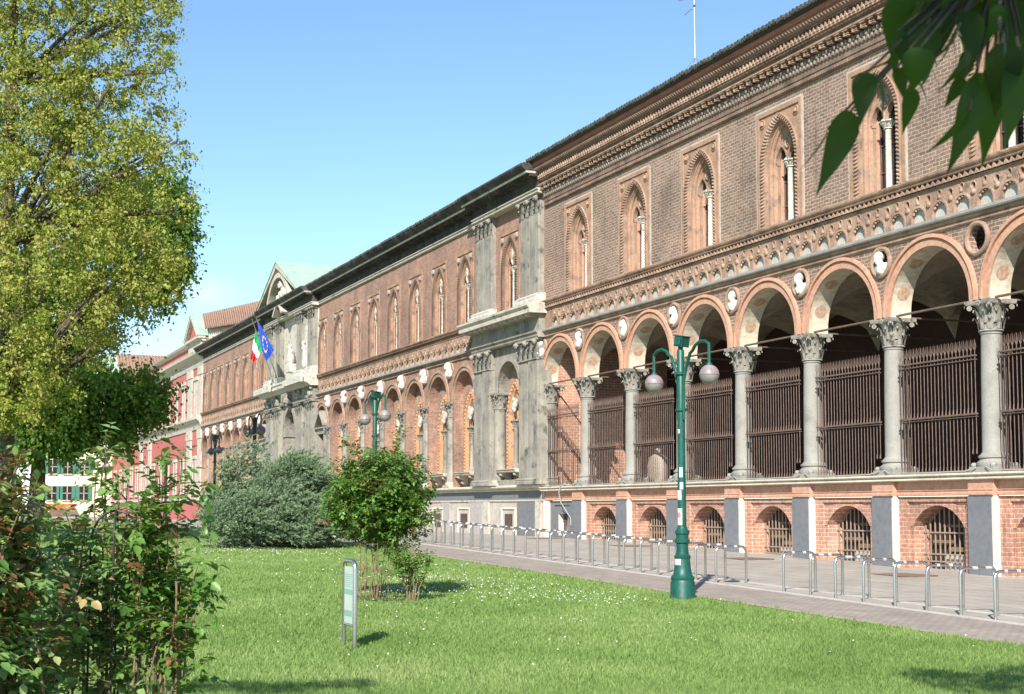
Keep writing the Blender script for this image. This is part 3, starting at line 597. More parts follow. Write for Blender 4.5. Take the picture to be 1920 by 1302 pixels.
def tile_roof(xa, xb, y0, z0, y1, z1, parent, edge=True):
    mb = MB(); sl_ = (z1 - z0) / (y1 - y0); mb.m = 0
    mb.add([(xa, y0, z0), (xb, y0, z0), (xb, y1, z1), (xa, y1, z1), (xa, y0, z0 - .06), (xb, y0, z0 - .06), (xb, y1, z1 - .06), (xa, y1, z1 - .06)], [(0, 1, 2, 3), (4, 7, 6, 5), (0, 4, 5, 1), (1, 5, 6, 2), (0, 3, 7, 4)])
    mb.m = 1; x = xa + .1; rr = random.Random(3)
    while x < xb - .05 and edge:
        d = rr.uniform(-.04, .03); mb.tube([(x, y0 - .06 + d, z0 + .02), (x, y0 + .5, z0 + .03 + .5 * sl_), (x, y0 + 1.6, z0 + .03 + 1.6 * sl_)], [.078, .075, .075], 7); x += .212
    return mb.build('roof', ['roof_tile', 'tile_edge'], parent)

# ------------------------------------------------------------------ right wing: brick loggia
X0, X1 = -27.4, 12.0
W1 = thing('loggia_wing', 'brown brick palace wing with an open arcade of grey columns closed by dark iron grilles', 'palace wing')
bays = [-26 + 4 * i for i in range(10)]; colx = [-24 + 4 * i for i in range(10)]
# basement
mb = MB(); rc = MB(); ring = MB()
barc = arcpts(1.04, .57, 1.16, 8)
for xc in bays:
    xw = xc + .1; a, b_ = xc - 2, xc + 2
    if xc == -26: continue
    mb.box(a + .5, xw - 1.18, -.0, .3, -.6, 1.97); mb.box(xw + 1.18, b_ - .36, 0, .3, -.6, 1.97); mb.box(xw - 1.18, xw + 1.18, 0, .3, 1.83, 1.97)
    rc = MB(); ring = MB(); arch_wall(rc, xw - 1.18, xw + 1.18, -.6, 1.83, xw, [(-1.04, -.6)] + barc + [(1.04, -.6)], .07, .62)
    arch_ring(ring, xw, barc, arcpts(1.3, .78, 1.16, 8), .05, .05, .08, .08)
    rc.build('basement_recess', 'brick_red', W1); ring.build('basement_arch', 'brick_red', W1)
mb.build('basement_wall', 'brick_red', W1)
bw = None
for i, xc in enumerate(bays):
    if xc == -26: continue
    if bw is None:
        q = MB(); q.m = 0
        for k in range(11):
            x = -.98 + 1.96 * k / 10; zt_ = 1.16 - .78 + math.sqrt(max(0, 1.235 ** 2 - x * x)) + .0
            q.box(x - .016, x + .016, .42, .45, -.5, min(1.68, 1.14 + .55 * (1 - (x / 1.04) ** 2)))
        for z in (.22, .42, 1.0): q.box(-1.04, 1.04, .4, .42, z - .02, z + .02)
        q.m = 1; q.box(-.75, .1, .47, .5, .72, .8); q.box(-.3, .75, .47, .5, 1.15, 1.22); q.box(-.1, .85, .47, .5, .5, .62)
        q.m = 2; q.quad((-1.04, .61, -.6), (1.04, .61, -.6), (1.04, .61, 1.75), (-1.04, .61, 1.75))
        q.m = 3; q.box(-.3, .9, .54, .58, -.5, .42)
        bw = reg(q.build('basement_grille', ['lit_rusty_bars', 'cane', 'dark_interior', 'grey_plaster'], W1)); bw.location = (xc + .1, 0, 0)
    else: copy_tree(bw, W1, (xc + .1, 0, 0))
# painted end bay with its small barred window
q = MB(); q.m = 0
xa, xb, za, zb_ = -26.15, -25.2, .82, 1.42
q.box(X0, xa, 0, .3, -.6, 1.97); q.box(xb, -24.36, 0, .3, -.6, 1.97); q.box(xa, xb, 0, .3, zb_, 1.97); q.box(xa, xb, 0, .3, -.6, za - .3)
q.m = 1; q.box(xa, xa + .02, .002, .4, za - .3, zb_); q.box(xb - .02, xb, .002, .4, za - .3, zb_)
q.m = 2; q.quad((xa, .4, za - .3), (xb, .4, za - .3), (xb, .4, zb_), (xa, .4, zb_))
q.m = 3
for k in range(7): x = xa + .1 + k * .125; q.box(x - .014, x + .014, .2, .23, za - .3, zb_)
q.box(xa, xb, .19, .2, 1.1, 1.14)
q.m = 4; q.box(-26.5, -25.0, -.02, 0, 1.76, 1.8)
q.build('painted_end_bay', ['grey_paint', 'raw_plaster', 'dark_interior', 'iron', 'stone_black'], W1)
# pilasters of the basement
pl = None
for x in colx:
    if pl is None:
        q = MB(); q.box(-.42, .53, -.17, 0, -.62, 1.985); pl = q.build('basement_pilaster', 'raw_plaster', W1)
        q = MB(); q.box(-.43, .44, -.19, -.17, -.6, 1.97); q.build('painted_panel', 'grey_paint', pl); pl.location = (x, 0, 0); reg(pl)
    else: copy_tree(pl, W1, (x, 0, 0))
q = MB(); q.box(X0 - .1, -27.0, -.1, 0, -.6, 1.97); q.build('corner_strip', 'raw_plaster', W1)
# terracotta band and stone ledge
q = MB()
q.mould([(-.06, 1.985), (-.09, 2.0), (-.09, 2.06), (-.05, 2.09), (-.08, 2.13), (-.04, 2.15), (-.04, 2.385)], X0, X1)
for x in colx: q.mould([(-.2, 1.99), (-.23, 2.0), (-.23, 2.06), (-.19, 2.09), (-.21, 2.13), (-.18, 2.15), (-.18, 2.38)], x - .42, x + .53)
q.build('terracotta_band', 'terracotta_smooth', W1)
q = MB(); q.mould([(-.2, 2.385), (-.27, 2.41), (-.27, 2.45), (-.22, 2.47), (-.32, 2.52), (-.32, 2.57)], X0 - .1, X1, .3); q.build('stone_ledge', 'ledge_stone', W1)
q = MB(); q.box(X0, X1, .3, 6.2, 2.3, 2.56); q.build('loggia_floor', 'asphalt', W1)
# columns
cp = None
for x in [-27.7] + colx:
    if cp is None:
        q = MB(); q.lathe(0, .35, [(.36, 3.02), (.33, 3.06), (.3, 3.1), (.298, 3.6), (.285, 5.0), (.262, 6.12), (.285, 6.14), (.285, 6.19)], 28)
        cp = q.build('column', 'granite', W1, smooth=True); cp.location = (x, 0, 0)
        q = MB(); q.box(-.45, .45, -.1, .8, 2.57, 2.72); q.lathe(0, .35, [(.44, 2.72), (.46, 2.76), (.46, 2.82), (.4, 2.86), (.37, 2.9), (.37, 2.93), (.41, 2.95), (.41, 2.99), (.36, 3.02)], 24)
        for sx in (-1, 1):
            for sy in (-1, 1): q.blob((sx * .36, .35 + sy * .36, 2.76), (.09, .09, .07), 8, 5, .2, 2)
        q.build('column_base', 'granite', cp, smooth=True)
        q = MB(); capital(q, 0, .35, 6.19, 7.02, .27, .46); q.build('capital', 'stone_capital', cp, smooth=True); reg(cp)
    else: copy_tree(cp, W1, (x, 0, 0))
# arcade wall with one roundel hole over each column
wall = MB(); sof = MB(); arc_in = arcpts(1.64, 1.64, 7.12, 14)
hole_r, zr = .36, 8.63
for xc in bays:
    A = [(xc + x, z) for x, z in arc_in]
    # right and left halves run up to the roundel strip
    for (xa, za), (xb, zc) in zip(A, A[1:]): wall.quad((xa, 0, za), (xb, 0, zc), (xb, 0, 9.06), (xa, 0, 9.06)); wall.quad((xa, .7, za), (xb, .7, zc), (xb, .7, 9.06), (xa, .7, 9.06))
    sof = MB(); P = [(xc - 1.64, 7.02)] + A + [(xc + 1.64, 7.02)]
    sof.m = 0
    for (xa, za), (xb, zc) in zip(P, P[1:]): sof.quad((xa, 0.002, za), (xb, 0.002, zc), (xb, .7, zc), (xa, .7, za))
    for a0 in (PI - .35, PI - .95, .35, .95):
        for mat_, rr_, off in ((1, .2, .004),):
            sof.m = mat_; ptsr = []
            for i in range(16):
                t = 2 * PI * i / 16; aa = a0 + rr_ * math.cos(t) / 1.64; ptsr.append((xc + (1.64 - off) * math.cos(aa), .37 + rr_ * 1.05 * math.sin(t), 7.12 + (1.64 - off) * math.sin(aa)))
            sof.add(ptsr, [tuple(range(16))])
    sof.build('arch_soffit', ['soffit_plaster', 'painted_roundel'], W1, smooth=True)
for x in [-27.82] + colx:
    xl, xr = (x - .36, x + .36) if x > -27 else (X0 - .2, -27.64)
    wall.quad((xl, .7, 7.02), (xr, .7, 7.02), (xr, .7, 9.06), (xl, .7, 9.06))
    if x < -27 or x >= 12: wall.quad((xl, 0, 7.02), (xr, 0, 7.02), (xr, 0, 9.06), (xl, 0, 9.06)); continue
    wall.quad((xl, 0, 7.02), (xr, 0, 7.02), (xr, 0, zr - .4), (xl, 0, zr - .4)); wall.quad((xl, 0, zr + .4), (xr, 0, zr + .4), (xr, 0, 9.06), (xl, 0, 9.06))
    hole = [(x + .33 * math.cos(2 * PI * i / 16), zr + .37 * math.sin(2 * PI * i / 16)) for i in range(16)]
    plate_hole(wall, xl, xr, zr - .4, zr + .4, 0, hole)
wall.build('arcade_wall', 'brick_brown', W1)
av = None
for xc in bays:
    if av is None:
        q = MB(); i0 = arcpts(1.635, 1.635, 7.12, 16, 7.03); i1 = arcpts(1.82, 1.82, 7.12, 16, 7.03); i2 = arcpts(1.96, 1.96, 7.12, 16, 7.03); i3 = arcpts(1.86, 1.86, 7.12, 16, 7.03)
        arch_ring(q, 0, i0, i1, -.035, -.035, .01, 0); arch_ring(q, 0, i1, i3, -.015, -.015); arch_ring(q, 0, i3, i2, -.09, -.07, -.01, 0)
        av = q.build('archivolt', 'terracotta_smooth', W1); av.location = (xc, 0, 0)
    else: copy_tree(av, W1, (xc, 0, 0))
for j, x in enumerate([-27.72] + colx[:-1]):
    q = MB(); ring_torus(q, x, -.02, zr, .4, .075, 22, 8)
    fr = q.build('roundel', 'terracotta', W1, smooth=True); fr.scale = (1, 1, 1)
    q = MB(); n = 18; back = .5 if x in (0,) else .12
    q.add([(x + .4 * math.cos(2 * PI * i / n), (.3 if x > -27 else .02) if x != 0 else .5, zr + .42 * math.sin(2 * PI * i / n)) for i in range(n)], [tuple(range(n))])
    q.build('roundel_ground', 'terracotta_red' if x != 0 else 'dark_interior', fr)
    if x != 0: q = MB(); bust(q, x, .02 if x > -27 else -.12, zr, .9, j * 17); fuse(q.build('bust', 'marble', fr), .024, 2)
# iron grilles and tie rods
gr = None
for xc in bays[:-1] + [bays[-1]]:
    if gr is None:
        q = MB(); nb = 22; xa, xb = -1.37, 1.68; gy = .07
        for k in range(nb):
            x = xa + (xb - xa) * k / (nb - 1); zf = 2.6 if x < 1.5 else 3.05; q.tube([(x, gy, zf), (x, gy, 5.78)], .0135, 5)
            for sx in (-1, 0, 1): q.tube([(x, gy, 5.72), (x + sx * .05, gy, 5.84), (x + sx * .035, gy - abs(sx) * .02, 6.02 + (.03 if sx == 0 else 0))], [.012, .01, .004], 4)
            for z in (4.12, zf + .02): q.tube([(x, gy - .015, z), (x, gy - .015, z + .14)], [.022, .004], 4)
        for z in (5.62, 4.1, 2.62): q.box(xa - .03, xb + .03 if z > 3 else 1.5, gy - .04, gy + .04, z - .025, z + .02)
        q.box(xa - .03, xb + .03, gy - .05, gy + .05, 5.5, 5.52); q.box(xa - .03, xb + .03, gy - .05, gy + .05, 4.02, 4.035)
        for k in range(3): q.tube([(xa, gy + .1 + .09 * k, 2.6), (xa, gy + .1 + .09 * k, 5.78)], .0135, 5)
        for z in (5.62, 4.1, 2.62): q.box(xa - .03, xa + .03, gy + .04, gy + .33, z - .025, z + .02); q.box(xa - .3, xa - .03, gy + .27, gy + .33, z - .02, z + .015)
        gr = q.build('iron_grille', 'iron', W1); gr.location = (xc, 0, 0)
        q = MB(); q.tube([(-2, .2, 7.06), (2, .2, 7.06)], .035, 6); q.tube([(2, .3, 7.08), (2, 6, 7.12)], .03, 6); rod = q.build('tie_rod', 'iron', W1); rod.location = (xc, 0, 0)
    else: copy_tree(gr, W1, (xc, 0, 0)); copy_tree(rod, W1, (xc, 0, 0))
# loggia interior: groin vaults, back and end walls
va = None
for xc in bays:
    if va is None:
        q = MB(); nx, ny = 16, 18; vs = []
        for j in range(ny + 1):
            for i in range(nx + 1):
                x = -2 + 4 * i / nx; y = .7 + 5.2 * j / ny
                h1 = 1.66 * math.sqrt(max(0, 1 - (x / 2) ** 2)); h2 = 1.66 * math.sqrt(max(0, 1 - ((y - 3.3) / 2.6) ** 2)); vs.append((x, y, 7.12 + max(h1, h2)))
        q.add(vs, [(j * (nx + 1) + i, j * (nx + 1) + i + 1, (j + 1) * (nx + 1) + i + 1, (j + 1) * (nx + 1) + i) for j in range(ny) for i in range(nx)])
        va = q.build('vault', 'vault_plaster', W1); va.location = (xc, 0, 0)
    else: copy_tree(va, W1, (xc, 0, 0))
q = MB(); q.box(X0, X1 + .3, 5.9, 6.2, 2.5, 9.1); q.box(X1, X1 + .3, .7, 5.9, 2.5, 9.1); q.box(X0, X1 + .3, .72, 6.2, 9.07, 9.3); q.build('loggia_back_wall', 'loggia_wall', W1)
q = MB(); q.box(X0 - .5, -27.3, .66, 5.9, 2.5, 9.07); q.build('loggia_end_wall', 'brick_red', W1)
for x in (-22.9, -14.6, -6.2, 1.9):                # doors at the back of the loggia
    q = MB(); q.box(x - .75, x + .75, 5.82, 5.899, 2.56, 5.4); q.build('inner_door', 'dark_interior', W1)
q = MB(); q.box(-21.2, -20.7, 1.3, 1.8, 2.56, 3.0); q.lathe(-20.3, 1.6, [(.38, 2.56), (.4, 2.9), (.42, 3.3), (.36, 3.62), (.2, 3.74), (.1, 3.78), (.13, 3.86), (.12, 3.95), (.05, 4.0)], 18)
q.build('sunlit_patch_shape', 'stained_plaster', W1, smooth=True)  # pale urn and block added to stand for a sunlit patch inside
# string courses, frieze
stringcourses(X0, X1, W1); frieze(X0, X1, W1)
# upper wall between the windows
wx = [.9 - 5 * i for i in range(6)][::-1] + [5.9, 10.9 - .3]; q = MB(); a = X0
for xc in wx: q.box(a, xc - 1.275, 0, .45, 10.65, 14.8); q.box(xc - 1.275, xc + 1.275, 0, .45, 14.5, 14.8); a = xc + 1.275
q.box(a, X1, 0, .45, 10.65, 14.8); q.build('upper_wall', 'brick_brown', W1)
q = MB(); q.box(X0, X1, 1.2, 1.3, 10.4, 14.8); q.build('dark_room', 'dark_interior', W1)
wt = None
for xc in wx:
    if wt is None: wt = window_parts(W1, xc, 'loggia')
    else: copy_tree(wt, W1, (xc, 0, 0))
for xc in wx:                                       # pale plaster fillet round each window
    q = MB(); q.box(xc - 1.36, xc - 1.276, -.012, 0, 10.66, 14.58); q.box(xc + 1.276, xc + 1.36, -.012, 0, 10.66, 14.58); q.box(xc - 1.36, xc + 1.36, -.0125, 0, 14.502, 14.58); q.build('window_fillet', 'stained_plaster', W1)
# terracotta cornice
q = MB(); q.m = 0
q.mould([(-.03, 14.8), (-.1, 14.84), (-.1, 14.94), (-.05, 14.97), (-.05, 15.0), (-.08, 15.02), (-.1, 15.18), (-.13, 15.2), (-.13, 15.52)], X0, X1)
q.mould([(-.13, 15.52), (-.02, 15.53), (-.02, 15.7)], X0, X1)
q.m = 1; q.mould([(-.36, 15.7), (-.38, 15.72), (-.38, 15.77)], X0, X1); q.m = 0
q.mould([(-.33, 15.77), (-.33, 15.8), (-.28, 15.82), (-.28, 15.87), (-.38, 15.92), (-.38, 15.97), (-.42, 15.99), (-.42, 16.04), (-.36, 16.05), (-.36, 16.24), (-.46, 16.25), (-.46, 16.29)], X0, X1)
q.m = 2; q.mould([(-.42, 16.29), (-.5, 16.34), (-.6, 16.46), (-.6, 16.5), (-.66, 16.52), (-.7, 16.6), (-.7, 16.66)], X0, X1)
q.m = 4; q.mould([(-.72, 16.661), (-.8, 16.68), (-.84, 16.73), (-.8, 16.77)], X0, X1, .4)
q.build('cornice', ['terracotta_weathered', 'terracotta', 'terracotta_red', 'tile_edge', 'dark_paint'], W1)
q = MB(); q.m = 0; x = X0 + .05                     # carved rows of the cornice
while x < X1 - .05: q.box(x, x + .07, -.125, -.1, 14.845, 14.935); x += .125
x = X0 + .1
while x < X1 - .1:
    q.m = 2; q.blob((x, -.15, 15.42), (.062, .06, .085), 6, 4); q.blob((x + .095, -.15, 15.28), (.055, .05, .075), 6, 4); x += .19
x = X0 + .2
while x < X1 - .2:
    q.m = 1; q.box(x - .11, x - .05, -.33, -.021, 15.531, 15.699)
    for z in (15.53, 15.59, 15.65): q.box(x - .05, x + .1, -.31, -.021, z + .001, z + .032)
    q.box(x - .12, x + .12, -.36, -.021, 15.672, 15.699); x += .41
x = X0 + .1
while x < X1 - .1:
    q.m = 1; q.add([(x - .095, -.37, 16.05), (x + .095, -.37, 16.05), (x - .07, -.44, 16.06), (x + .07, -.44, 16.06), (x, -.38, 16.24), (x, -.45, 16.22)], [(2, 3, 5), (0, 2, 5, 4), (1, 4, 5, 3), (0, 1, 3, 2)])
    q.blob((x + .1, -.43, 16.0), (.035, .04, .035), 6, 4); x += .2
x = X0 + .1
while x < X1 - .1:
    q.m = 2; q.add([(x - .05, -.47, 16.31), (x + .05, -.47, 16.31), (x + .05, -.6, 16.45), (x, -.65, 16.42), (x - .05, -.6, 16.45)], [(0, 1, 2, 3, 4)]); x += .16
q.build('cornice_carving', ['terracotta_weathered', 'terracotta', 'grey_relief'], W1)
tile_roof(X0 - .2, X1, -.8, 16.8, 7, 19.4, W1)
# hose hanging from the ledge over the painted bay
q = MB(); q.tube([(-24.6, -.1, 2.6), (-25.0, -.28, 2.66), (-25.2, -.36, 2.6), (-25.3, -.37, 2.3), (-25.27, -.3, 1.9), (-25.05, -.12, 1.5), (-24.85, -.05, 1.25), (-24.82, -.04, .95)], .022, 7); q.build('hose', 'hose_grey', W1, smooth=True)
q = MB()
for x0_, x1_ in ((-27.3, -24.5), (-23.5, -20.5), (-19.6, -16.3), (-15.5, -12.4), (-11.6, -8.4), (-7.5, -4.5), (-3.6, -.5), (.5, 3.4)):
    q.tube([(x0_ - .3, -.14, 2.72), (x0_, -.2, 2.62), ((x0_ + x1_) / 2, -.24, 2.595), (x1_, -.2, 2.61), (x1_ + .35, -.14, 2.7)], .018, 5)
q.build('cable', 'hose_grey', W1)

# ------------------------------------------------------------------ central wing: blind arcade, corner pavilion and portal
W2 = thing('portal_wing', 'rose brick palace wing with blind arches and a grey stone portal under a green gable', 'palace wing', (-64, 0, 0))
W2.location = (0, 0, 0)
sp = 3.83; lw = [-37.4 - sp * i for i in range(8)]; fwx = [-80.9 - 3.5 * i for i in range(8)]
L0, L1, P0, P1, F1 = -35.3, -27.4, -65.1, -79.0, -106.9      # pavilion left/right, portal right/left, far end
def lower_window(root, xc):
    f = MB(); zb, zs = 3.45, 5.85; y = .5
    o1 = arcpts(.98, 1.75, zs, 9, zb); o2 = arcpts(.72, 1.45, zs, 9, zb); o3 = arcpts(.62, 1.32, zs, 9, zb)
    f.m = 0; arch_ring(f, 0, o2, o1, .36, .36, .5, .5); arch_ring(f, 0, o3, o2, .44, .4, .62)
    path = [((a[0] + b_[0]) / 2, (a[1] + b_[1]) / 2) for a, b_ in zip(o1, o2)]
    for (xa, za), (xb, zc) in zip(path, path[1:]):
        L = math.dist((xa, za), (xb, zc)); nn = max(1, int(L / .16))
        for i in range(nn):
            u = (i + .5) / nn; f.blob((xa + (xb - xa) * u, .35, za + (zc - za) * u), (.06, .05, .06), 6, 4, .3, i)
    fr = f.build('blind_window', 'orange_terracotta', root, smooth=True); fr.location = (xc, 0, 0)
    q = MB(); q.m = 0; q.quad((-.72, .6, zb), (.72, .6, zb), (.72, .6, 7.3), (-.72, .6, 7.3))
    for sx in (-1, 1): arch_ring(q, sx * .3, arcpts(.23, .5, 5.75, 7), arcpts(.31, .62, 5.75, 7), .5, .5, .6, .6)
    q.m = 1
    for sx in (-1, 1):
        pr = [(sx * .3 + x, z) for x, z in arcpts(.22, .48, 5.75, 7, zb)]; q.add([(x, .59, z) for x, z in pr], [tuple(range(len(pr)))])
    q.build('window_infill', ['orange_terracotta', 'stained_plaster'], fr)
    q = MB(); q.lathe(0, .42, [(.16, zb), (.16, zb + .2), (.11, zb + .26), (.105, 5.35), (.12, 5.38)], 12); q.m = 0; capital(q, 0, .42, 5.38, 5.68, .1, .2); q.box(-.62, 0, .4, .44, 5.66, 5.7); q.build('mullion', 'stone_grey', fr, smooth=True)
    q = MB(); q.blob((0, .38, 6.45), (.16, .13, .24), 12, 8, .5, 2); q.blob((.04, .3, 6.62), (.1, .1, .12), 10, 7, .3, 4); q.blob((-.04, .34, 6.2), (.12, .1, .16), 10, 7, .5, 6); fuse(q.build('carved_figure', 'marble_worn', fr), .022, 1)
    q = MB(); q.m = 0; q.mould([(-.02, 3.28), (-.1, 3.32), (-.1, 3.38), (-.16, 3.42), (-.16, 3.45)], -1.12, 1.12, .5)
    for sx in (-.82, .82):
        q.slabx = None
        q.prism([(.5, 2.85), (.3, 2.85), (.18, 2.92), (.2, 3.0), (.3, 3.05), (.12, 3.12), (-.04, 3.18), (-.04, 3.28), (.5, 3.28)], sx - .1, sx + .1)
    q.build('window_sill', 'stone_pale', fr)
    return reg(fr)
# lower wall with arches
def left_run(xs, a, b_, col_x):
    wall = MB(); inner = MB(); ai = arcpts(1.42, 1.42, 7.1, 11)
    edges = [a] + [(p + q_) / 2 for p, q_ in zip(xs, xs[1:])] + [b_]
    for xc, e0, e1 in zip(xs, edges, edges[1:]):
        arch_wall(wall, min(e0, e1), max(e0, e1), 2.7, 9.06, xc, [(-1.42, 2.7)] + ai + [(1.42, 2.7)], 0, .5)
        inner.quad((xc - 1.43, .5, 2.7), (xc + 1.43, .5, 2.7), (xc + 1.43, .5, 8.6), (xc - 1.43, .5, 8.6))
    wall.build('arcade_wall', 'brick_rose', W2); inner.build('blind_arch_infill', 'brick_old', W2)
    for xc in xs: copy_tree(av2, W2, (xc, 0, 0))
    for x in col_x: copy_tree(hc, W2, (x, 0, 0))
q = MB(); arch_ring(q, 0, arcpts(1.41, 1.41, 7.1, 13, 7.03), arcpts(1.58, 1.58, 7.1, 13, 7.03), -.03, -.03, .02, 0); arch_ring(q, 0, arcpts(1.6, 1.6, 7.1, 13, 7.03), arcpts(1.74, 1.74, 7.1, 13, 7.03), -.08, -.06, 0, 0)
av2 = reg(q.build('archivolt', 'terracotta', W2)); av2.location = (lw[0], 0, 0)
q = MB(); q.lathe(0, .12, [(.36, 2.98), (.31, 3.05), (.3, 3.6), (.27, 6.18), (.29, 6.2), (.29, 6.25)], 20); hc = q.build('half_column', 'stone_grey', W2, smooth=True); hc.location = (lw[0] - sp / 2, 0, 0)
q = MB(); q.box(-.42, .42, -.28, .4, 2.7, 2.82); q.lathe(0, .12, [(.4, 2.82), (.42, 2.86), (.38, 2.9), (.39, 2.95), (.34, 2.98)], 18); q.build('column_base', 'stone_pale', hc, smooth=True)
q = MB(); capital(q, 0, .12, 6.25, 7.03, .27, .44); q.build('capital', 'stone_capital', hc, smooth=True); reg(hc)
bx = []
left_run(lw[1:], lw[0] - sp / 2, P0, [x - sp / 2 for x in lw[1:-1]])
wall = MB(); arch_wall(wall, lw[0] - sp / 2, L0, 2.7, 9.06, lw[0], [(-1.42, 2.7)] + arcpts(1.42, 1.42, 7.1, 11) + [(1.42, 2.7)], 0, .5); wall.quad((lw[0] - 1.43, .5, 2.7), (lw[0] + 1.43, .5, 2.7), (lw[0] + 1.43, .5, 8.6), (lw[0] - 1.43, .5, 8.6)); wall.build('arcade_wall', 'brick_rose', W2)
left_run(fwx, P1, F1, [x - 1.75 for x in fwx[:-1]])
lwn = lower_window(W2, lw[0])
for x in lw[1:-1] + [-31.4] + fwx[1:]: copy_tree(lwn, W2, (x, 0 if x != -31.4 else -.15, 0))
for j, x in enumerate([x - sp / 2 for x in lw[:-1]] + [x - 1.75 for x in fwx[:-1]]):
    q = MB(); ring_torus(q, x, -.01, 8.72, .36, .06, 18, 6); r_ = q.build('roundel', 'terracotta', W2, smooth=True)
    q = MB(); bust(q, x, -.1, 8.72, 1.0, j * 13 + 3); fuse(q.build('bust', 'marble', r_), .03, 2)
# pedimented doorways beside the portal
for x in (lw[-1] + .25, fwx[0]):
    q = MB(); q.m = 0; q.box(x - .85, x - .62, -.12, .5, 2.7, 6.6); q.box(x + .62, x + .85, -.12, .5, 2.7, 6.6); q.box(x - .95, x + .95, -.16, .5, 6.6, 6.95)
    q.slabxz([(x - 1.05, 6.95), (x + 1.05, 6.95), (x + 1.05, 7.05), (x - 1.05, 7.05)], -.3, .5)
    for sx in (-1, 1): q.slabxz([(x + sx * 1.1, 7.06), (x, 8.0), (x, 8.18), (x + sx * 1.2, 7.12)], -.3, .45)
    q.m = 1; q.box(x - .61, x + .61, .2, .49, 2.7, 6.59); q.slabxz([(x - .9, 7.07), (x + .9, 7.07), (x, 7.9)], .1, .3)
    q.build('pedimented_doorway', ['stone_grey', 'dark_interior'], W2)
# plinth wall
q = MB(); q.m = 0; q.box(F1, -27.62, .02, .4, -.2, 2.44); q.m = 1; q.box(-44, -28.05, -.003, .02, 2.06, 2.42); q.m = 2
q.box(-44, -27.62, -.03, .02, 1.97, 2.05)
for a_, b_ in ((-36.7, -34.9), (-40.7, -39.4)): q.m = 3; q.box(a_, b_, -.02, .02, .35, 1.95)
q.m = 4; q.box(-30.6, -28.55, -.025, .02, .3, 1.93)
q.m = 2; q.box(-28.5, -27.9, -.06, .02, .3, 1.96); q.box(-34.8, -34.0, -.05, .02, .35, 1.96)
for xc in (-31.65, -37.4, -41.2, -45.1):
    q.m = 5; q.box(xc - .85, xc + .85, -.035, .02, 1.62, 1.7); q.box(xc - .85, xc - .75, -.03, .02, .4, 1.62); q.box(xc + .75, xc + .85, -.03, .02, .4, 1.62)
    q.m = 6; q.box(xc - .42, xc + .42, -.012, .02, .72, 1.4); q.m = 7
    for k in range(7): q.box(xc - .38 + k * .125 - .012, xc - .38 + k * .125 + .012, -.03, -.015, .72, 1.4)
q.build('plinth_wall', ['stained_plaster', 'grey_paint', 'stone_pale', 'mauve_paint', 'grey_paint', 'raw_plaster', 'dark_interior', 'iron'], W2)
q = MB(); q.mould([(-.12, 2.44), (-.18, 2.48), (-.14, 2.52), (-.28, 2.6), (-.28, 2.68), (-.2, 2.7)], F1, -27.6, .5); q.build('stone_ledge', 'ledge_stone', W2)
# string courses, frieze, upper wall and windows
for a_, b_ in ((P0, L0), (F1, P1)):
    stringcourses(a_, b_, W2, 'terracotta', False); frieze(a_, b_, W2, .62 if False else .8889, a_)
uw = [x + .12 for x in lw]; fw2 = [x - .1 for x in fwx]
for xs, a_, b_ in ((uw, L0, P0), (fw2, P1, F1), ([-31.45], L1, L0)):
    e = a_; q = MB()
    for xc in xs: q.box(xc + 1.17, e, 0, .45, 10.65, 15.5); q.box(xc - 1.17, xc + 1.17, 0, .45, 14.5, 15.5); e = xc - 1.17
    if e > b_: q.box(b_, e, 0, .45, 10.65, 15.5)
    q.build('upper_wall', 'brick_rose', W2)
q = MB(); q.box(F1, L1, 1.0, 1.1, 10.4, 15); q.build('dark_room', 'dark_interior', W2)
wt2 = None
for xc in uw + [-31.45] + fw2:
    if wt2 is None: wt2 = window_parts(W2, xc, 'old')
    else: copy_tree(wt2, W2, (xc, 0, 0))
# black cornice
def black_cornice(a_, b_, dy, parent, name='cornice'):
    q = MB(); q.m = 1; q.mould([(-.05 + dy, 15.42), (-.12 + dy, 15.46), (-.12 + dy, 15.52), (-.06 + dy, 15.54), (-.16 + dy, 15.6), (-.16 + dy, 15.64)], a_, b_, .3)
    q.m = 0; q.mould([(-.05 + dy, 15.64), (-.05 + dy, 16.1), (-.22 + dy, 16.14), (-.3 + dy, 16.22), (-.6 + dy, 16.25)], a_, b_, .3)
    q.m = 2; q.mould([(-.62 + dy, 16.25), (-.66 + dy, 16.27), (-.66 + dy, 16.34)], a_, b_, .3)
    q.m = 0; q.mould([(-.66 + dy, 16.34), (-.7 + dy, 16.38), (-.84 + dy, 16.5), (-.9 + dy, 16.58), (-.9 + dy, 16.66)], a_, b_, .3)
    x = a_ + .1
    while x < b_ - .1: q.box(x, x + .14, -.5 + dy, -.06 + dy, 16.12, 16.248); x += .3
    return q.build(name, ['stone_black', 'stone_pale', 'stone_pale'], parent)
black_cornice(P0 - .3, L0, 0, W2); black_cornice(F1, P1 + .3, 0, W2); black_cornice(L0, L1 + .1, -.32, W2)
tile_roof(P0 - 1, L1, -.9, 16.68, 7, 19.0, W2); tile_roof(F1, P1 + 2, -.9, 16.68, 7, 17.6, W2)
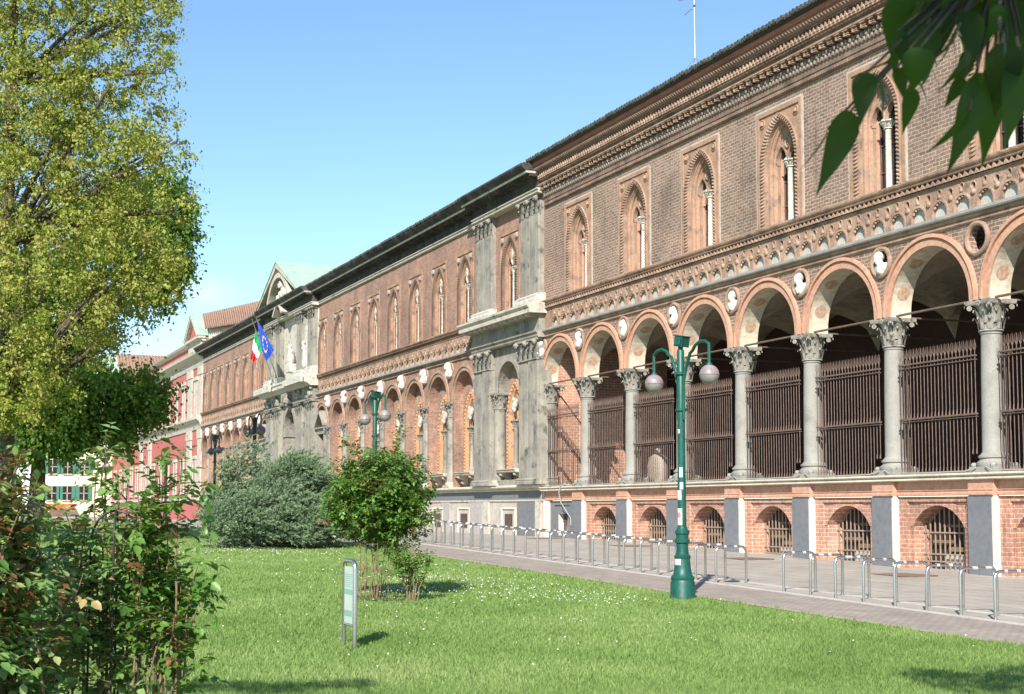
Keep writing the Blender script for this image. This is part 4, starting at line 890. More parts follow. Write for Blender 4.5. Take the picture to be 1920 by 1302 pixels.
# corner pavilion
def pilaster(mb, xa, xb, z0, z1, y, step=.07):       # two stacked strips with a groove between them
    m_ = (xa + xb) / 2
    mb.box(xa, xb, y + step, .3, z0, z1); mb.box(xa + .06, m_ - .1, y, y + step, z0, z1); mb.box(m_ + .06, xb - .05, y - .03, y + step, z0, z1)
q = MB(); PY = -.32
q.box(L0 - .05, L1 + .1, PY + .12, .02, 2.7, 2.95); pilaster(q, -35.25, -33.1, 2.98, 8.15, PY); pilaster(q, -29.75, -27.55, 2.98, 8.15, PY)
for a_, b_ in ((-35.3, -33.05), (-29.8, -27.45)):
    q.mould([(PY - .16, 2.7), (PY - .16, 2.82), (PY - .12, 2.86), (PY - .14, 2.9), (PY - .06, 2.98)], a_, b_, .3)
q.build('pavilion_pilasters', 'stone_grey', W2)
for a_, b_ in ((-35.25, -33.1), (-29.75, -27.55)):
    q = MB()
    for i in range(4):
        xc = a_ + (b_ - a_) * (i + .5) / 4
        for zz, hh in ((8.2, .42), (8.48, .45)): acanthus(q, xc + (.12 if hh > .43 else 0), PY + .06, .06, zz, -PI / 2, hh, .45, .2)
    for xx in (a_ + .08, (a_ + b_) / 2, b_ - .08): q.blob((xx, PY - .14, 8.9), (.14, .14, .13), 8, 6, .2, 3)
    q.box(a_ - .08, b_ + .08, PY - .12, .3, 8.98, 9.08); q.box(a_ + .02, b_ - .02, PY + .03, .3, 8.15, 8.98); q.mould([(PY - .03, 8.12), (PY - .08, 8.15), (PY - .03, 8.2)], a_, b_, .3)
    q.build('pavilion_capital', 'stone_capital', W2, smooth=True)
q = MB(); arch_wall(q, -33.1, -29.75, 2.7, 9.06, -31.4, [(-1.3, 2.7)] + arcpts(1.3, 1.3, 7.1, 12) + [(1.3, 2.7)], -.1, .42); arch_ring(q, -31.4, arcpts(1.3, 1.3, 7.1, 12, 7.05), arcpts(1.5, 1.5, 7.1, 12, 7.05), -.16, -.14, -.05, -.1)
q.build('pavilion_arch', 'stone_grey', W2)
q = MB(); q.quad((-32.8, .42, 2.7), (-30, .42, 2.7), (-30, .42, 8.5), (-32.8, .42, 8.5)); q.build('blind_arch_infill', 'brick_old', W2)
copy_tree(hc, W2, (-32.85, -.05, 0))
q = MB(); q.mould([(PY - .08, 9.08), (PY - .12, 9.14), (PY - .12, 9.24), (PY - .2, 9.3), (PY - .2, 9.36), (PY - .05, 9.38), (PY - .05, 9.95), (PY - .3, 10.0), (PY - .42, 10.1)], L0 - .02, L1 + .06, .3)
q.build('pavilion_frieze', 'stone_grey', W2)
q = MB(); q.mould([(PY - .62, 10.1), (PY - .62, 10.28), (PY - .66, 10.32), (PY - .72, 10.4), (PY - .72, 10.5), (PY - .4, 10.56)], L0 - .4, L1 + .3, .3)
x = L0
while x < L1: q.box(x, x + .22, PY - .5, PY - .3, 9.98, 10.1); x += .62
q.build('pavilion_balcony', 'stone_pale', W2)
for a_, b_ in ((-35.25, -33.2), (-29.75, -27.6)): q = MB(); pilaster(q, a_, b_, 11.05, 14.6, PY + .1); q.build('upper_pilaster', 'stone_grey', W2)
for a_, b_ in ((-35.35, -33.1), (-29.85, -27.45)): q = MB(); q.mould([(PY - .2, 10.56), (PY - .2, 10.8), (PY - .12, 10.86), (PY - .14, 10.95), (PY, 11.05)], a_, b_, .3); q.build('pilaster_base', 'marble_worn', W2)
for a_, b_ in ((-35.25, -33.2), (-29.75, -27.6)):
    q = MB()
    for i in range(4):
        xc = a_ + (b_ - a_) * (i + .5) / 4
        acanthus(q, xc, PY + .14, .05, 14.62, -PI / 2, .38, .42, .18); acanthus(q, xc + .12, PY + .14, .06, 14.85, -PI / 2, .4, .42, .2)
    for xx in (a_ + .08, (a_ + b_) / 2, b_ - .08): q.blob((xx, PY - .04, 15.25), (.13, .13, .12), 8, 6, .2, 3)
    q.box(a_ - .06, b_ + .06, PY - .05, .3, 15.32, 15.42); q.box(a_, b_, PY + .12, .3, 14.6, 15.32)
    q.build('upper_capital', 'stone_capital', W2, smooth=True)
# portal
PT = -.38; xm = -72.05
q = MB(); q.m = 0
for a_, b_ in ((-69.9, P0), (P1, -74.4)):
    q.box(a_, b_, PT + .12, .5, 2.7, 9.06)
    pilaster(q, a_ + .05, a_ + 1.9, 2.9, 8.2, PT); pilaster(q, b_ - 1.75, b_ - .03, 2.9, 8.2, PT - .06)
    q.box(a_ - .05, b_ + .05, PT - .1, .4, 2.45, 2.9)
    q.box(a_, b_, PT - .2, .4, 9.0, 9.1)
arch_wall(q, -74.4, -69.9, 2.4, 9.06, xm - .1, [(-1.55, 2.4)] + arcpts(1.55, 1.55, 7.2, 12) + [(1.55, 2.4)], PT + .2, 1.2)
arch_ring(q, xm - .1, arcpts(1.55, 1.55, 7.2, 12, 7.0), arcpts(1.85, 1.85, 7.2, 12, 7.0), PT + .1, PT + .1, PT + .2, PT + .2)
q.box(xm - 1.9, xm - 1.55, PT + .05, 1.2, 6.85, 7.0); q.box(xm + 1.35, xm + 1.75, PT + .05, 1.2, 6.85, 7.0)
q.m = 1; q.box(xm - 1.8, xm + 1.7, 1.0, 1.2, 2.4, 9)
q.build('portal_lower', ['stone_grey', 'dark_interior'], W2)
for a_ in (P0 - 1.75, P0 - 4.75, P1 + .05, P1 + 2.75):
    b_ = a_ + 1.75; q = MB()
    for i in range(3):
        xc = a_ + (b_ - a_) * (i + .5) / 3; acanthus(q, xc, PT + .03, .05, 8.22, -PI / 2, .36, .5, .2); acanthus(q, xc + .15, PT + .03, .06, 8.46, -PI / 2, .4, .5, .24)
    q.box(a_ - .08, b_ + .08, PT - .16, .2, 8.9, 8.999); q.box(a_ + .02, b_ - .02, PT - .03, .2, 8.2, 8.9); q.build('pilaster_capital', 'stone_capital', W2, smooth=True)
    q = MB(); rr = random.Random(int(-a_ * 10))
    for k in range(11): q.blob((a_ + .9 + rr.uniform(-.8, .8), PT - .12, 9.5 + rr.uniform(-.2, .3)), (rr.uniform(.12, .28), .16, rr.uniform(.1, .24)), 8, 6, .3, k)
    q.box(a_ + .1, b_ - .1, PT - .1, 0, 9.3, 9.7); fuse(q.build('carved_swag', 'stone_capital', W2), .045, 1)
q = MB(); q.blob((xm + .9, PT - .35, 9.4), (.4, .25, .5), 10, 8, .3, 2); q.box(xm + .6, xm + 1.2, PT - .7, PT, 9.15, 9.75); fuse(q.build('carved_arms', 'stone_capital', W2), .05, 1)
q = MB(); q.m = 1; q.mould([(PT - .05, 9.1), (PT - .1, 9.2), (PT - .02, 9.25), (PT - .02, 9.95)], P1, P0, .3)
q.m = 0; q.mould([(PT - .25, 9.95), (PT - .45, 10.1), (PT - .7, 10.2), (PT - .7, 10.42), (PT - .78, 10.5), (PT - .78, 10.62), (PT - .3, 10.68)], P1 - .25, P0 + .25, .3)
q.box(P0 - 4.9, P0 + .2, PT - .95, PT - .78, 10.18, 10.6); q.box(P1 - .2, P1 + 4.9, PT - .95, PT - .78, 10.18, 10.6)
for a_ in (P0 - 1.85, P0 - 4.85, P1, P1 + 2.7): q.mould([(PT - .3, 10.68), (PT - .3, 11.0), (PT - .22, 11.06), (PT - .24, 11.2), (PT - .1, 11.3)], a_, a_ + 1.9, .3)
q.build('portal_balcony', ['marble_worn', 'stone_grey'], W2)
q = MB(); q.m = 0
for a_ in (P0 - 1.75, P0 - 4.75, P1 + .05, P1 + 2.75): pilaster(q, a_, a_ + 1.7, 11.3, 14.6, PT)
q.m = 1; q.box(P1 + .02, P0 - .02, -.1, .5, 10.68, 15.4)
q.m = 2
for xa in (P0 - 2.9, P1 + 2.2):
    q.slabxz([(xa - .35, 11.3)] + [(xa + x, z) for x, z in arcpts(.35, .35, 14.0, 6)] + [(xa + .35, 11.3)], -.2, -.101)
q.build('portal_upper', ['stone_grey', 'stone_pale', 'marble_worn'], W2)
q = MB(); bust(q, P0 - 2.9, -.28, 13.0, .8, 5); q.blob((P0 - 2.9, -.24, 12.3), (.22, .16, .7), 10, 8, .15, 2); q.blob((P0 - 2.86, -.26, 11.75), (.27, .19, .45), 10, 8, .15, 3); fuse(q.build('niche_statue', 'marble_worn', W2), .035, 2)
q = MB(); q.box(P0 - 6.3, P0 - 5.2, -.75, 0, 11.3, 11.9); q.blob((P0 - 5.8, -.5, 12.3), (.35, .28, .5), 10, 8, .2, 2); bust(q, P0 - 5.8, -.5, 13.0, .9, 8); fuse(q.build('portal_statue', 'marble_worn', W2), .04, 2)
for a_ in (P0 - 1.75, P0 - 4.75, P1 + .05, P1 + 2.75):
    b_ = a_ + 1.7; q = MB()
    for i in range(3):
        xc = a_ + (b_ - a_) * (i + .5) / 3; acanthus(q, xc, PT + .03, .05, 14.62, -PI / 2, .36, .5, .2); acanthus(q, xc + .15, PT + .03, .06, 14.86, -PI / 2, .4, .5, .24)
    q.box(a_ - .08, b_ + .08, PT - .16, .3, 15.26, 15.44); q.box(a_ + .02, b_ - .02, PT + .06, .3, 14.6, 15.3); q.build('upper_capital', 'stone_capital', W2, smooth=True)
black_cornice(P1 - .2, P0 + .2, PT - .1, W2, 'portal_cornice')
q = MB(); q.m = 0; GY = -1.25; gx0, gx1, gz, ga = P1 + .3, P0 - 1.6, 16.62, 19.45; gm = (gx0 + gx1) / 2
q.slabxz([(gx0 + .4, gz), (gx1 - .4, gz), (gm, ga - .35)], -.4, .2)
q.m = 1
for s_, gx in ((-1, gx0), (1, gx1)): q.slabxz([(gx, gz), (gx + s_ * .25, gz + .02), (gm, ga + .02), (gm, ga - .36)] if s_ > 0 else [(gx, gz), (gx - .25, gz + .02), (gm, ga + .02), (gm, ga - .36)], GY, -.2)
arch_ring(q, gm, arcpts(2.9, 1.75, gz, 12), arcpts(3.35, 2.1, gz, 12), GY + .1, GY + .1, -.3, -.3)
for sx in (-1, 1): q.slabxz([(gm + sx * 1.3, 15.6), (gm + sx * .1, 16.5), (gm + sx * .1, 16.72), (gm + sx * 1.5, 15.72)], GY + .1, -.3)
q.m = 2; bust(q, gm, -.6, 17.6, 1.8, 9); q.blob((gm - 1.4, -.6, 17.0), (.5, .3, .4), 8, 6, .3, 1); q.blob((gm + 1.4, -.6, 17.0), (.5, .3, .4), 8, 6, .3, 3)
q.m = 3; q.quad((gx1 + .3, GY - .05, gz + .05), (gx1 + .3, 4.4, gz + .05), (gm, 4.4, ga + .1), (gm, GY - .05, ga + .1)); q.quad((gx0 - .3, GY - .05, gz + .05), (gx0 - .3, 4.4, gz + .05), (gm, 4.4, ga + .1), (gm, GY - .05, ga + .1))
for yy in (.4, 2.0, 3.6): q.box(gx1 + .28, gx1 + .3, yy, yy + .05, gz, gz + .06)
q.build('portal_gable', ['stone_black', 'stone_pale', 'marble_worn', 'copper_green'], W2)

# ------------------------------------------------------------------ far pink wing
W3 = thing('pink_wing', 'far pink stuccoed palace wing with pale stone window frames and an attic gable', 'palace wing')
W3.location = (0, 0, 0)
a_, b_ = -172, F1
q = MB(); q.box(a_, b_, 0, 9, -.2, 15.5); q.box(a_, -108.4, .3, 9, 15.5, 18.0); q.build('wall', 'pink_stucco', W3)
q = MB(); q.m = 0
q.mould([(-.1, 9.2), (-.15, 9.5), (-.35, 9.9), (-.6, 10.1), (-.6, 10.35), (-.2, 10.45)], a_, b_ + .05)
q.mould([(-.08, 15.2), (-.15, 15.5), (-.08, 15.6), (-.08, 15.9), (-.4, 16.1), (-.7, 16.3), (-.75, 16.6), (.4, 16.7)], a_, b_ + .05, .3)
q.mould([(.2, 17.7), (-.1, 17.9), (-.2, 18.1), (.4, 18.2)], a_, -108.3, .5)
q.box(a_, b_, -.1, 0, 2.4, 2.7)
for x0_, x1_ in ((-108.8, -107.0), (-114.6, -112.2), (-139.5, -137.5), (-146, -144)):
    q.box(x0_, x1_, -.12, .0, 2.7, 9.2); q.box(x0_, x1_, -.11, 0, 10.45, 15.2); q.box(x0_ - .1, x1_ + .1, -.18, 0, 14.4, 15.15); q.box(x0_ - .1, x1_ + .1, -.18, 0, 8.3, 9.15)
q.build('stone_trim', 'stone_pale', W3)
pw = None
for x in [-110.5, -117, -121.4, -126, -131, -135.8, -141.8, -148.5, -153, -158, -163, -168]:
    if pw is None:
        q = MB(); q.box(-.85, -.6, -.07, .02, 10.5, 14.0); q.box(.6, .85, -.07, .02, 10.5, 14.0); q.box(-1.1, 1.1, -.14, .02, 14.0, 14.35); q.box(-1.0, 1.0, -.15, .02, 10.45, 10.75)
        pw = q.build('window', 'stone_pale', W3); pw.location = (x, 0, 0); q = MB(); q.box(-.62, .62, -.02, .01, 10.75, 14.0); q.build('pane', 'grey_plaster', pw)
        q = MB(); q.box(-.9, -.6, -.1, .02, 3.2, 6.4); q.box(.6, .9, -.1, .02, 3.2, 6.4); q.box(-1.0, 1.0, -.15, .02, 6.4, 6.7); q.box(-1, 1, -.15, .02, 3, 3.2); q.build('lower_frame', 'stone_pale', pw)
        q = MB(); q.box(-.6, .6, -.02, .01, 3.2, 6.4); q.build('lower_pane', 'window_glass', pw); reg(pw)
    else: copy_tree(pw, W3, (x, 0, 0))
def attic(x0_, x1_, y0, y1, zw, za):
    q = MB(); m_ = (x0_ + x1_) / 2; q.m = 0
    q.box(x0_, x1_, y0 + .02, y1, 15.5, zw); q.m = 1; q.slabxz([(x0_, zw), (x1_, zw), (m_, za - .15)], y0 + .02, y0 + .3)
    q.m = 0
    for s_, gx in ((-1, x0_), (1, x1_)): q.slabxz([(gx + s_ * .4, zw - .12), (m_, za - .05), (m_, za - .4), (gx, zw - .2)], y0 - .4, y0 + .5)
    q.box(x0_ - .4, x1_ + .4, y0 - .35, y0 + .4, zw - .35, zw - .12); q.box(x1_, x1_ + .25, y0, y1, zw - .35, zw - .1)
    q.m = 3; q.quad((x1_ + .45, y0 - .45, zw - .1), (x1_ + .45, y0 + 1.6, zw - .1), (m_, y0 + 1.6, za + .03), (m_, y0 - .45, za + .03)); q.quad((x0_ - .45, y0 - .45, zw - .1), (x0_ - .45, y0 + 1.6, zw - .1), (m_, y0 + 1.6, za + .03), (m_, y0 - .45, za + .03))
    q.m = 2; q.quad((x1_ + .5, y0 + 1.6, zw - .12), (x1_ + .5, y1, zw - .12), (m_, y1, za), (m_, y0 + 1.6, za)); q.quad((x0_ - .5, y0 + 1.6, zw - .12), (x0_ - .5, y1, zw - .12), (m_, y1, za), (m_, y0 + 1.6, za))
    y = y0 + 1.8
    while y < y1: q.tube([(x1_ + .55, y, zw - .1), (m_, y, za + .05)], .09, 5); y += .42
    q.build('attic_gable', ['stone_pale', 'pink_stucco', 'roof_tile', 'copper_green'], W3)
attic(-115.2, -108.6, 0, 12, 18.3, 20.6)
q = MB(); q.m = 0                                  # tiled attic range running back at an angle behind the brick wing
A_, B_, C_, D_ = Vector((-110.2, .5, 20.5)), Vector((-94, 5.9, 20.7)), Vector((-107.2, .3, 18.75)), Vector((-91.5, 5.6, 18.5))
bk_ = Vector((-1.2, 6, -1.9)); q.add([A_, B_, D_, C_], [(0, 1, 2, 3)]); q.add([A_, B_, B_ + bk_, A_ + bk_], [(0, 1, 2, 3)])
for k in range(44):
    u_ = k / 43; q.tube([A_.lerp(B_, u_) + Vector((0, 0, .03)), C_.lerp(D_, u_) + Vector((.1, -.1, -.02))], .09, 5)
q.m = 1; wi = Vector((-.5, .3, 0)); z0_ = Vector((0, 0, -2.6)); q.add([C_ + wi, D_ + wi, D_ + wi + z0_, C_ + wi + z0_], [(0, 1, 2, 3)]); q.add([D_ + wi, D_ + wi + z0_, B_ + bk_ + z0_, B_ + bk_, B_], [(0, 1, 2, 3, 4)])
q.build('attic_range', ['roof_tile', 'stone_pale'], W3); attic(-178, -171, -1, 18, 19.5, 23.0)

# ------------------------------------------------------------------ far house at the end of the street
H = thing('corner_house', 'cream far house with green shutters, half wrapped in white sheeting', 'house')
q = MB(); q.box(-186, -176, -13.2, 4, 0, 17); q.build('wall', 'cream_stucco', H)
q = MB()
for z in np.arange(0.5, 17, 1.15): q.box(-176, -175.7 + .04 * math.sin(z * 9), -18.5, -8.6, z, z + 1.1)
q.build('scaffold_sheet', 'white_sheet', H)
q = MB(); q.tube([(-175.3, -12.5, 0), (-175.3, -12.5, 8)], .15, 6); q.build('scaffold_pole', 'steel', H)
for y in (-7.4, -5.4, -3.2):
    for z in (2.8, 6.4, 10.0):
        q = MB(); q.box(-175.99, -175.9, y - .55, y + .55, z, z + 1.9); wd = q.build('window', 'window_glass', H)
        q = MB(); q.box(-175.95, -175.86, y - .05, y + .05, z, z + 1.9); q.box(-175.95, -175.86, y - .55, y + .55, z + .9, z + .98); q.box(-175.95, -175.8, y - .65, y + .65, z - .15, z); q.build('window_bars', 'stone_pale', wd)
        for ys in (y - 1.05, y + .58): q = MB(); q.box(-175.95, -175.85, ys, ys + .47, z, z + 1.9); q.build('shutter', 'shutter_green', wd)
q = MB(); q.slabxz([(-176, 2.3), (-174.6, 1.7), (-174.6, 1.55), (-176, 2.1)], -8.2, -4.5); q.build('awning', 'awning_red', H)
q = MB(); q.slabxz([(-187, 17), (-175.5, 17), (-181, 19)], -13.5, 4.5); q.build('roof', 'roof_tile', H)
# a pale street block that closes the view behind the trees
H2 = thing('street_block', 'long pale town block behind the trees on the far left', 'house')
q = MB(); q.box(-150, -120, -60, -48, 0, 15); q.build('wall', 'cream_stucco', H2)
q = MB(); q.slabxz([(-151, 15), (-119, 15), (-135, 18)], -61, -47); q.build('roof', 'roof_tile', H2)
fw_ = None
for z in (3, 7, 11):
    for k in range(4):
        q = MB(); q.box(-120, -119.95, -58.5 + k * 2.8, -57.2 + k * 2.8, z, z + 2); wd = q.build('window', 'window_glass', H2)

# ------------------------------------------------------------------ street furniture
RV = Vector((math.sin(YAW), math.cos(YAW), 0)); FV = Vector((-math.cos(YAW), math.sin(YAW), 0))
def at(lat, dep, z=None):                           # metres to the right of and ahead of the photographer
    p = Vector((CX, CY, 0)) + RV * lat + FV * dep; p.z = g(p.x) if z is None else z; return p
ORD = ['first', 'second', 'third', 'fourth', 'fifth', 'sixth', 'seventh', 'eighth', 'ninth', 'tenth', 'eleventh', 'twelfth', 'thirteenth', 'fourteenth', 'fifteenth', 'sixteenth', 'seventeenth', 'eighteenth', 'nineteenth', 'twentieth', 'twenty-first', 'twenty-second', 'twenty-third', 'twenty-fourth', 'twenty-fifth']
GRP = 'steel bicycle hoops in a row beside the path'
hoop = thing('bicycle_hoop', '', 'bicycle rack', group=GRP)
q = MB(); ps = [(0, -.4, -.05), (0, -.4, .7)] + [(0, -.4 + .13 - .13 * math.cos(t), .7 + .13 * math.sin(t)) for t in (PI / 8, PI / 4, 3 * PI / 8, PI / 2)]
ps += [(0, -p[1], p[2]) for p in ps[::-1]]
q.tube(ps, .028, 10); q.build('tube', 'steel', hoop, smooth=True)
q = MB(); q.tube([(0, -.4, .004), (0, -.4, .02)], .055, 10); q.tube([(0, .4, .004), (0, .4, .02)], .055, 10); q.build('foot_plate', 'steel', hoop)
hoops = []
for v in range(4):
    h_ = hoop
    if v:
        h_ = hoop.copy(); col.objects.link(h_)
        for c0 in kids(hoop):
            if not c0.name.startswith('paper'): c1 = c0.copy(); col.objects.link(c1); c1.parent = h_
    hoops.append(h_)
for v, h_ in enumerate(hoops):
    rr = random.Random(4 + v * 7); y = -.25 + rr.uniform(0, .25)
    while y < .16:
        L = rr.uniform(.05, .16); q = MB(); n_ = 5; q.tube([(0, y + L * k / n_, .83) for k in range(n_ + 1)], [.0295 + rr.random() * .005 for k in range(n_ + 1)], 8); q.build('paper_wrap', 'worn_tape', h_); y += L + rr.uniform(.06, .25)
    reg(h_)
xs_l = [.54 - .92 * i for i in range(24)]; xs_r = [3.3, 4.26, 5.15, 6.04, 7.0, 7.93, 8.84, 9.71]
used_h = set(); rr = random.Random(12)
for xs, txt in ((xs_l, 'steel bicycle hoop, {} left of the gap in the row'), (xs_r, 'steel bicycle hoop, {} right of the gap in the row')):
    for i, x in enumerate(xs):
        lab = txt.format(ORD[i]); v = rr.randrange(4) if len(used_h) > 3 else len(used_h)
        if v not in used_h: used_h.add(v); h_ = hoops[v]; h_.location = (x, -7.86, g(x)); h_['label'] = lab; continue
        c_ = copy_tree(hoops[v], None, (x, -7.86, g(x)), random.uniform(-.05, .05), lab); c_.rotation_euler.y = random.gauss(0, .012)

def lamp(x, y, label, paint='green_paint', glob=('globe_plastic', 'globe_lower'), stickers=False, s=1.0):
    L = thing('street_lamp', label, 'street lamp', (x, y, g(x)), 0, 'twin globe street lamps along the lawn')
    q = MB(); q.lathe(0, 0, [(.26, -.1), (.265, .02), (.25, .06), (.245, .3), (.225, .36), (.235, .38), (.235, .42), (.19, .47), (.165, .6), (.15, .78), (.165, .8), (.165, .84), (.13, .87), (.115, 1.0), (.118, 1.08), (.15, 1.1), (.155, 1.15), (.12, 1.19), (.125, 1.26), (.145, 1.28), (.145, 1.33), (.11, 1.37), (.09, 1.42)], 20)
    q.build('pedestal', paint, L, smooth=True)
    q = MB(); q.lathe(0, 0, [(.085, 1.4), (.078, 3.4), (.075, 4.95), (.06, 4.97)], 16)
    for z in (3.72, 4.45): q.lathe(0, 0, [(.1, z), (.115, z + .015), (.115, z + .05), (.1, z + .065)], 14)
    q.build('post', paint, L, smooth=True)
    for sx in (-1, 1):
        q = MB(); pts = [(sx * .11, 0, 3.55), (sx * .11, 0, 4.3), (sx * .2, 0, 4.55), (sx * .38, 0, 4.86)]
        pts += [(sx * (.84 - .4 * math.cos(t)), 0, 4.78 + .28 * math.sin(t)) for t in (.45, .9, 1.4, 1.9, 2.4, 2.8)] + [(sx * 1.12, 0, 4.76), (sx * 1.12, 0, 4.55)]
        pts = [(p[0] if abs(p[0]) < 1.12 else sx * 1.12, p[1], p[2]) for p in pts]
        q.tube(pts, .033, 8); q.lathe(sx * 1.12, 0, [(.06, 4.53), (.07, 4.55), (.05, 4.6)], 10); ar = q.build('arm', paint, L, smooth=True)
        q = MB(); q.m = 0; n = 20; prof = [(.195 * math.sin(t), 4.37 + .195 * math.cos(t)) for t in [PI * i / 16 for i in range(17)]]
        q.lathe(sx * 1.12, 0, [(max(.01, r_), z_) for r_, z_ in prof[8::-1]][::1], n); q.m = 1; q.lathe(sx * 1.12, 0, [(max(.01, r_), z_) for r_, z_ in prof[:7:-1]], n); q.lathe(sx * 1.12, 0, [(.2, 4.36), (.202, 4.375)], n)
        q.build('globe', list(glob), L, smooth=True)
    if paint == 'dark_paint': return L
    q = MB(); q.tube([(0, 0, -.06), (.0, -.01, .08)], .05, 8); q.box(-.1, .1, -.12, .13, .06, .27); q.box(-.075, .075, -.15, -.12, .09, .24); q.box(-.12, .12, -.14, .15, .27, .285)
    o = q.build('spotlight', paint, L); o.location = (0, 0, 4.97); o.rotation_euler = (0, R(10), R(25))
    if stickers:
        for a0, a1, z0, z1, r, mt in ((-2.2, -.5, 1.45, 1.78, .089, 'paper'), (-1.9, -.6, 1.95, 2.14, .087, 'paper'), (-1.0, -.2, 2.16, 2.3, .087, 'paper'), (-1.1, -.3, 2.4, 2.6, .086, 'sticker_blue'), (-2, -.9, 3.28, 3.36, .082, 'paper'), (-1.6, -.7, .66, .78, .168, 'paper'), (-2.0, -.8, 1.6, 1.7, .0915, 'sticker_red'), (-1.7, -1.2, 3.29, 3.35, .084, 'grey_paint')):
            vs = [(r * math.cos(a0 + (a1 - a0) * i / 4), r * math.sin(a0 + (a1 - a0) * i / 4), z) for z in (z0, z1) for i in range(5)]
            q = MB(); q.add(vs, [(i, i + 1, 6 + i, 5 + i) for i in range(4)]); q.build('sticker', mt, L)
    return L
lamp(4.0, -11.09, 'nearest green twin globe lamp with stickers, standing at the lawn edge', stickers=True)
lamp(-16.84, -11.02, 'green twin globe lamp rising behind the leafy rose bush')
lamp(-29.3, -12.3, 'dark brown twin globe lamp behind the grey green juniper', 'dark_paint', ('globe_dark', 'globe_dark'))
lamp(-50.9, -9.7, 'green twin globe lamp beyond the top of the tall rose canes')
lamp(-72.3, -8.9, 'dark twin globe lamp in front of the pink wing', 'dark_paint', ('globe_dark', 'globe_dark'))
lamp(-84.3, -11.5, 'farthest pale globe lamp under the dark green tree', 'dark_paint')

# small steel framed park sign
sg = thing('park_sign', 'steel framed pale sign standing in the grass before the rose bush', 'sign', (9.86, -19.67, g(9.86)))
u = Vector((RV.x * .26 - FV.x * .62, RV.y * .26 - FV.y * .62, 0)).normalized()
sg.rotation_euler = (0, 0, math.atan2(u.y, u.x)); sg.location = Vector((9.86, -19.67, g(9.86)))
q = MB(); hw_ = .26; ps = [(-hw_, 0, -.1), (-hw_, 0, 1.08)] + [(-hw_ + .1 - .1 * math.cos(t), 0, 1.08 + .1 * math.sin(t)) for t in (PI / 8, PI / 4, 3 * PI / 8, PI / 2)]
ps += [(-p[0], 0, p[2]) for p in ps[::-1]]; q.tube(ps, .032, 12); q.tube([(-hw_, 0, .3), (hw_, 0, .3)], .02, 8); q.build('frame', 'steel', sg, smooth=True)
q = MB(); q.box(-hw_ + .035, hw_ - .035, -.01, .01, .32, 1.1); pn = q.build('panel', 'sign_face', sg)
q = MB()
for sy in (-1, 1):
    y0, y1 = sorted((sy * .0101, sy * .013))
    q.box(-hw_ + .04, hw_ - .04, y0, y1, .72, .79); q.box(-hw_ + .05, hw_ - .1, y0, y1, .42, .5)
    for k in range(7): q.box(-hw_ + .06, hw_ - .06 - .03 * (k % 3), y0, y1, .99 - k * .028, .997 - k * .028)
q.build('green_band', 'sign_green', pn)

# flags leaning out from the portal balcony
def flag(name, label, base, tip, A, E_, D_, B, mats, stars=False):
    F = thing(name, label, 'flag', base, 0, None); o = Vector(base)
    q = MB(); q.tube([(0, 0, 0), tuple(Vector(tip) - o)], .035, 7); q.build('pole', 'steel', F)
    q = MB(); nx, ny = 26, 16; vs = []; A, E_, D_, B = map(Vector, (A, E_, D_, B)); nrm = (E_ - A).cross(B - A).normalized()
    def P(u, v):
        p = A * (1 - u) * (1 - v) + E_ * u * (1 - v) + D_ * u * v + B * (1 - u) * v
        return p + nrm * (.12 * math.sin(v * 13 + u * 2) * u + .05 * math.sin(v * 23 - u * 4) * u) - o
    for i in range(nx + 1):
        for j in range(ny + 1): vs.append(P(i / nx, j / ny))
    for i in range(nx):
        q.m = min(len(mats) - 1, int(i / nx * len(mats))) if not stars else 0
        pass
    fs = [(i * (ny + 1) + j, i * (ny + 1) + j + 1, (i + 1) * (ny + 1) + j + 1, (i + 1) * (ny + 1) + j) for i in range(nx) for j in range(ny)]
    q.v = [tuple(p) for p in vs]; q.f = fs; q.mi = [0 if stars else min(2, int(i / nx * 3)) for i in range(nx) for j in range(ny)]
    cl = q.build('cloth', mats[:1] if stars else mats, F, smooth=True)
    if stars:
        q = MB()
        for k in range(12):
            a = 2 * PI * k / 12; cu, cv = .52 + .2 * math.cos(a), .5 + .3 * math.sin(a)
            for off in (.02, -.02):
                pts = []
                for i in range(10):
                    r_ = .065 if i % 2 == 0 else .026; t = PI / 2 + i * PI / 5; pts.append(P(cu + r_ * .8 * math.cos(t), cv + r_ * 1.4 * math.sin(t)) + nrm * off)
                q.add(pts, [tuple(range(10))])
        q.build('star', mats[1], cl)
    return F
flag('european_flag', 'blue flag with a ring of yellow stars leaning out over the portal', (-72.3, -1.05, 10.75), (-72.3, -2.75, 15.4), (-72.3, -2.7, 15.3), (-72.1, -1.45, 13.0), (-72.2, -1.95, 12.2), (-72.3, -2.3, 13.1), ['flag_blue', 'flag_yellow'], True)
flag('italian_flag', 'green white and red flag drooping beside the blue flag', (-73.6, -1.05, 10.75), (-73.6, -2.75, 15.4), (-73.6, -2.45, 14.7), (-73.7, -2.8, 12.5), (-73.5, -2.5, 12.2), (-73.6, -1.95, 13.2), ['flag_green', 'flag_white', 'flag_red'])

